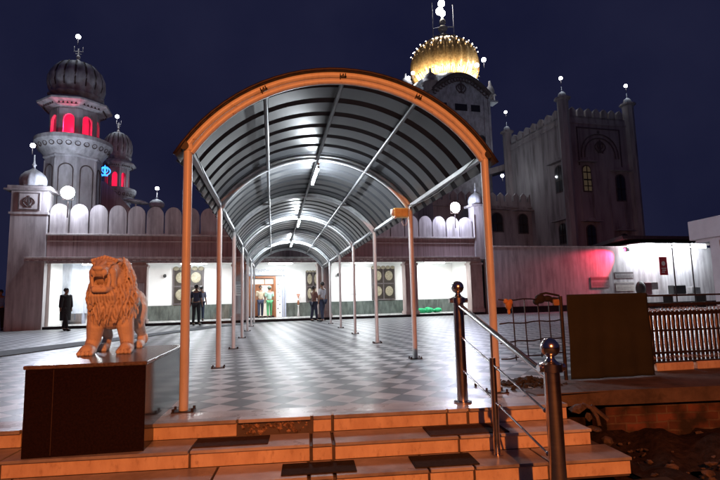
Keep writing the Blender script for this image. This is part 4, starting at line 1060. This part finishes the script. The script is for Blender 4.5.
for zr, rr in ((22.39, 2.76), (22.88, 2.45), (20.14, 2.74)):
    for k in range(24):
        a_ = 2*PI*(k+.5*(zr > 23))/24
        if math.sin(a_) > .3: continue
        g = MB(); g.sph((DX+rr*1.075*math.cos(a_), rr*1.075*math.sin(a_), zr), (.042 if zr > 21 else .06), 8); ob('bulb', g, M['bulb'] if zr > 21 else M['black'], dm)
for sx, zt in ((-1.0, 27.4), (1.05, 27.5)):
    g = MB(); g.cyl((DX+sx, -.1, 23.6), (DX+sx, -.1, zt), .035, n=6); g.cyl((DX+sx, -.1, 24.9 if sx < 0 else 25.3), (DX, -.1, 25.2), .035, n=6); ob('finial_scaffold', g, M['white_edge'], gt)
for (x_, y_, z_, s_) in ((-2.35, -4.0, 17.75, .62), (3.5, -3.0, 17.1, .38), (-4.0, -2.8, 17.1, .6)):
    g = MB(); g.lathe([(.55*s_/.6, 0), (.55*s_/.6, .55), (.75*s_/.6, .6), (.5*s_/.6, .7), (.55*s_/.6, .95), (.4*s_/.6, 1.3), (.12, 1.55), (.07, 1.9)], 20, (x_, y_, z_-(.6 if s_ > .61 else 0)), rib=.05, ribs=10); ob('corner_kiosk', g, M['tower'], gt, smooth=True)
g = MB(); g.sph((0, 0, 0), .30, 14); g.sph((-.2, 0, -.75), .34, 14); g.sph((.05, 0, -.95), .28, 12); g.cyl((0, 0, -1.3), (0, 0, 0), .06, n=8)
tag(ob('finial_lamps', g, emis('finial_lamp_glow', (1, .98, .95), 30), smooth=True, loc=fl(gx+DX-.02, GD, 27.5)), 'cluster of bright lamps at the tip of the golden dome', 'lamp')
for (du, dv, z_, lab) in ((3.07, -3.0, 19.85, 'upper globe lamp right of the golden dome'), (2.38, -3.0, 19.3, 'lower globe lamp right of the golden dome'), (-3.42, -3.0, 18.25, 'upper globe lamp left of the golden dome'), (-3.8, -3.0, 17.8, 'lower globe lamp left of the golden dome')):
    globe(fl(gx+du, GD+dv, z_), lab, r=.26 if du > 0 else .2)
for k in range(7):
    a_ = PI*(1.02+.96*k/6)
    lamp('SPOT', 'dome_uplight', 520, (1, .90, .72), fl(gx+DX+3.75*math.cos(a_), GD+3.75*math.sin(a_), 19.55), size=.08, target=fl(gx+DX+2.5*math.cos(a_), GD+2.5*math.sin(a_), 20.3), spot=100, blend=.9)

# ------------------------------------------------------------------ people
def person(name_label, loc, rz, top, bottom, hair=M['hair'], h=1.70, arms=((-.1, .02), (.1, .02)), stride=.10, robe=False, turban=None, lean=0, group=None):
    t = None
    k = h/1.70
    V = {}; E = []; Rr = {}
    def v(n, p, r): V[n] = Vector(p)*k; Rr[n] = (r*k, r*k) if not isinstance(r, tuple) else (r[0]*k, r[1]*k)
    v('pel', (0, 0, .93), (.135, .10)); v('wst', (0, -.01*1, 1.08), (.12, .085)); v('che', (0, -.01-lean, 1.28), (.15, .105)); v('shc', (0, -lean, 1.40), (.12, .08)); v('nek', (0, -lean, 1.47), .052)
    v('jaw', (0, -lean-.02, 1.54), (.062, .070)); v('skl', (0, -lean-.005, 1.61), (.074, .090)); v('crn', (0, -lean, 1.675), (.055, .065))
    E += [('pel', 'wst'), ('wst', 'che'), ('che', 'shc'), ('shc', 'nek'), ('nek', 'jaw'), ('jaw', 'skl'), ('skl', 'crn')]
    v('nse', (0, -lean-.105, 1.575), .012); E.append(('skl', 'nse'))
    for i, s in enumerate((-1, 1)):
        ax, ay = arms[i]
        v('sh%d' % s, (s*.175, -lean, 1.385), .055); v('el%d' % s, (s*(.21), -lean-ay*.5, 1.12), .042); v('wr%d' % s, (s*.21+ax*.4, -lean-ay, .90+abs(ay)*.55), .028)
        d = (V['wr%d' % s]-V['el%d' % s]).normalized()
        pm_ = V['wr%d' % s]/k+d*.075; v('pa%d' % s, pm_, (.034, .018))
        E += [('shc', 'sh%d' % s), ('sh%d' % s, 'el%d' % s), ('el%d' % s, 'wr%d' % s), ('wr%d' % s, 'pa%d' % s)]
        side = d.cross(Vector((1, 0, 0))).normalized()
        for q in range(4):
            o_ = side*((q-1.5)*.019); ln = (.062, .078, .074, .056)[q]
            v('f%d%d' % (s, q), pm_+o_+d*ln+Vector((-s*.012, 0, 0)), .0075); E.append(('pa%d' % s, 'f%d%d' % (s, q)))
        v('th%d' % s, V['wr%d' % s]/k+d*.05-side*.05, .009); E.append(('wr%d' % s, 'th%d' % s))
        sy_ = s*stride
        v('hp%d' % s, (s*.09, 0, .88), .082); v('kn%d' % s, (s*.095, sy_*.5-.02, .50), .056); v('an%d' % s, (s*.10, sy_, .09), .038); v('to%d' % s, (s*.115, sy_-.16, .035), (.042, .03))
        E += [('pel', 'hp%d' % s), ('hp%d' % s, 'kn%d' % s), ('kn%d' % s, 'an%d' % s), ('an%d' % s, 'to%d' % s)]
    def skin(nm, keys, edges, grow, m, parent=None, root='pel', sub=1):
        me = bpy.data.meshes.new(nm); idx = {a: i for i, a in enumerate(keys)}
        me.from_pydata([V[a] for a in keys], [(idx[a], idx[b]) for a, b in edges], []); me.update()
        o = bpy.data.objects.new(nm, me); COL.objects.link(o); me.materials.append(m)
        md = o.modifiers.new('skin', 'SKIN'); md.use_smooth_shade = True
        for i, a in enumerate(keys):
            sv = me.skin_vertices[0].data[i]; sv.radius = (Rr[a][0]+grow, Rr[a][1]+grow); sv.use_root = (a == root)
        s_ = o.modifiers.new('sub', 'SUBSURF'); s_.levels = sub; s_.render_levels = sub
        if parent: o.parent = parent
        return o
    body = skin('person', list(V), E, 0, M['skin'], sub=2)
    body.location = loc; body.rotation_euler = (0, 0, rz)
    tag(body, name_label, 'person', group)
    def subset(ks): return [(a, b) for a, b in E if a in ks and b in ks]
    tk = ['pel', 'wst', 'che', 'shc', 'sh-1', 'sh1', 'el-1', 'el1']
    if robe: tk += ['wr-1', 'wr1']
    skin('shirt', tk, subset(tk), .022 if not robe else .045, top, body, root='pel')
    bk = ['pel', 'hp-1', 'hp1', 'kn-1', 'kn1', 'an-1', 'an1']
    skin('trousers', bk, subset(bk), .022, bottom, body)
    for s in (-1, 1):
        g = MB(); g.sph(V['to%d' % s]+Vector((0, .06*k, .01*k)), .06*k, 12, (.85, 2.0, .75)); ob('shoe', g, M['black'], body, smooth=True)
    if robe:
        g = MB(); g.lathe([(.21*k, .42*k), (.22*k, .8*k), (.20*k, 1.0*k), (.19*k, 1.2*k), (.17*k, 1.36*k), (.09*k, 1.45*k)], 20); o = ob('robe', g, top, body, smooth=True); o.scale = (1, .8, 1)
    g = MB(); c = V['skl']+Vector((0, .018, .025))*k
    if turban: g.sph(c+Vector((0, 0, .025)), .115*k, 16, (1, 1.1, .8)); g.sph(c+Vector((0, -.03, .05)), .09*k, 12, (1.1, 1.0, .6)); ob('turban', g, turban, body, smooth=True)
    else: g.sph(c, .098*k, 16, (.92, 1.02, .95)); ob('hair', g, hair, body, smooth=True)
    for s in (-1, 1):
        g = MB(); g.sph(V['skl']+Vector((s*.082, 0, -.02))*k, .022*k, 8, (.5, .9, 1.3)); ob('ear', g, M['skin'], body, smooth=True)
    return body
navy = cloth('navy_cloth', (.025, .03, .06)); blackc = cloth('dark_cloth', (.02, .018, .02)); jeans = cloth('dark_jeans', (.03, .04, .08))
creamc = cloth('cream_shirt', (.62, .52, .38)); greenc = cloth('green_cloth', (.10, .38, .16)); mint = cloth('mint_shawl', (.42, .62, .52)); maroon = cloth('maroon_cloth', (.16, .07, .06)); greyc = cloth('grey_shirt', (.52, .54, .58)); bluec = cloth('blue_shirt', (.16, .24, .45))
person('man in long black coat walking past the left end of the porch', (-8.0, 21.2, .0), R(62), blackc, blackc, h=1.66, robe=True, stride=.22)
person('person in a blue shirt at the far left edge by the end pier', (-11.3, 23.2, 0), R(20), bluec, blackc, h=1.7)
person('man in dark clothes standing with his back turned near the left shutters', (-3.25, 22.35, 0), R(165), navy, blackc, h=1.74, stride=.06)
person('person in grey blue clothes partly behind the dark clothed man', fl(-3.22, .6, .12), R(200), cloth('slate_cloth', (.16, .18, .26)), jeans, h=1.6, stride=.05)
person('person in maroon top and dark trousers left of the grey shirted man', (1.86, 22.6, 0), R(120), maroon, navy, h=1.58, arms=((.1, .18), (-.1, .18)))
person('man in pale grey shirt and dark jeans standing under the canopy end', (2.20, 22.1, 0), R(-130), greyc, jeans, h=1.74, stride=.08)
person('man in cream shirt and dark jeans standing at the doorway', fl(-.42, 2.1, .12), R(10), creamc, jeans, h=1.62)
person('person in mint green shawl and green trousers at the doorway', fl(.02, 2.0, .12), R(190), mint, greenc, h=1.56, turban=cloth('orange_headcloth', (.16, .20, .17)), robe=False)

# ------------------------------------------------------------------ sodium street lamp behind the viewer
sl = thing('street_lamp', 'tall street lamp with orange sodium light facing the steps', 'street lamp', (.45, -4.75, -1.11))
g = MB(); g.cyl((0, 0, 0), (0, 0, 4.9), .07, .045, n=12); ob('lamp_pole', g, M['pipe'], sl, smooth=True, auto=40)
g = MB(); g.cyl((0, 0, 4.85), (0, .5, 4.98), .025, n=8); ob('lamp_arm', g, M['pipe'], sl)
g = MB(); g.box(-.12, .12, .42, .78, 4.96, 5.06, bev=.02); ob('lamp_head', g, M['pipe'], sl)
g = MB(); g.box(-.09, .09, .46, .74, 4.93, 4.955); ob('lamp_glass', g, M['sodium'], sl)
lamp('SPOT', 'sodium_light', 2700, (1, .255, .056), (.45, -4.15, 3.75), size=.05, target=(0.8, 2.4, .55), spot=112, blend=.6)

# ------------------------------------------------------------------ world, sun (long set), camera
w = bpy.data.worlds.new('World'); S.world = w; w.use_nodes = True
nt = w.node_tree; N = nt.nodes; L = nt.links; bg = N['Background']
sky = N.new('ShaderNodeTexSky'); sky.sky_type = 'NISHITA'; sky.sun_disc = False; sky.sun_elevation = R(-4); sky.sun_rotation = R(200); sky.dust_density = .6; sky.ozone_density = 4
tc = N.new('ShaderNodeTexCoord'); nz = N.new('ShaderNodeTexNoise'); nz.inputs['Scale'].default_value = 3.2; nz.inputs['Detail'].default_value = 7
L.new(tc.outputs['Generated'], nz.inputs['Vector'])
mr = N.new('ShaderNodeMapRange'); mr.inputs[1].default_value = .3; mr.inputs[2].default_value = .75; mr.inputs[3].default_value = 0; mr.inputs[4].default_value = 1
L.new(nz.outputs[0], mr.inputs[0])
cl = N.new('ShaderNodeMix'); cl.data_type = 'RGBA'; cl.inputs[6].default_value = (.066, .078, .27, 1); cl.inputs[7].default_value = (.14, .15, .39, 1)
L.new(mr.outputs[0], cl.inputs[0])
ad = N.new('ShaderNodeMix'); ad.data_type = 'RGBA'; ad.blend_type = 'ADD'; ad.inputs[0].default_value = 1
L.new(sky.outputs[0], ad.inputs[6]); L.new(cl.outputs[2], ad.inputs[7]); L.new(ad.outputs[2], bg.inputs['Color'])
bg.inputs['Strength'].default_value = .10

cam = bpy.data.cameras.new('camera'); co = bpy.data.objects.new('camera', cam); COL.objects.link(co); S.camera = co
f, pitch, roll, yaw, H = 491.144, .117, -.024, .178, 1.017
cam.sensor_width = 36; cam.lens = f/720*36; cam.clip_start = .05; cam.clip_end = 1000
fw = Vector((math.sin(yaw)*math.cos(pitch), math.cos(yaw)*math.cos(pitch), math.sin(pitch)))
r_ = Vector((math.cos(yaw), -math.sin(yaw), 0)); u_ = r_.cross(fw)
r2 = r_*math.cos(roll)+u_*math.sin(roll); u2 = u_*math.cos(roll)-r_*math.sin(roll)
co.matrix_world = Matrix(((r2.x, u2.x, -fw.x, 0), (r2.y, u2.y, -fw.y, 0), (r2.z, u2.z, -fw.z, H), (0, 0, 0, 1)))

S.view_settings.view_transform = 'Standard'; S.view_settings.look = 'None'; S.view_settings.exposure = 0; S.view_settings.gamma = 1
S.cycles.use_denoising = True
S.cycles.sample_clamp_indirect = 6
S.cycles.max_bounces = 8
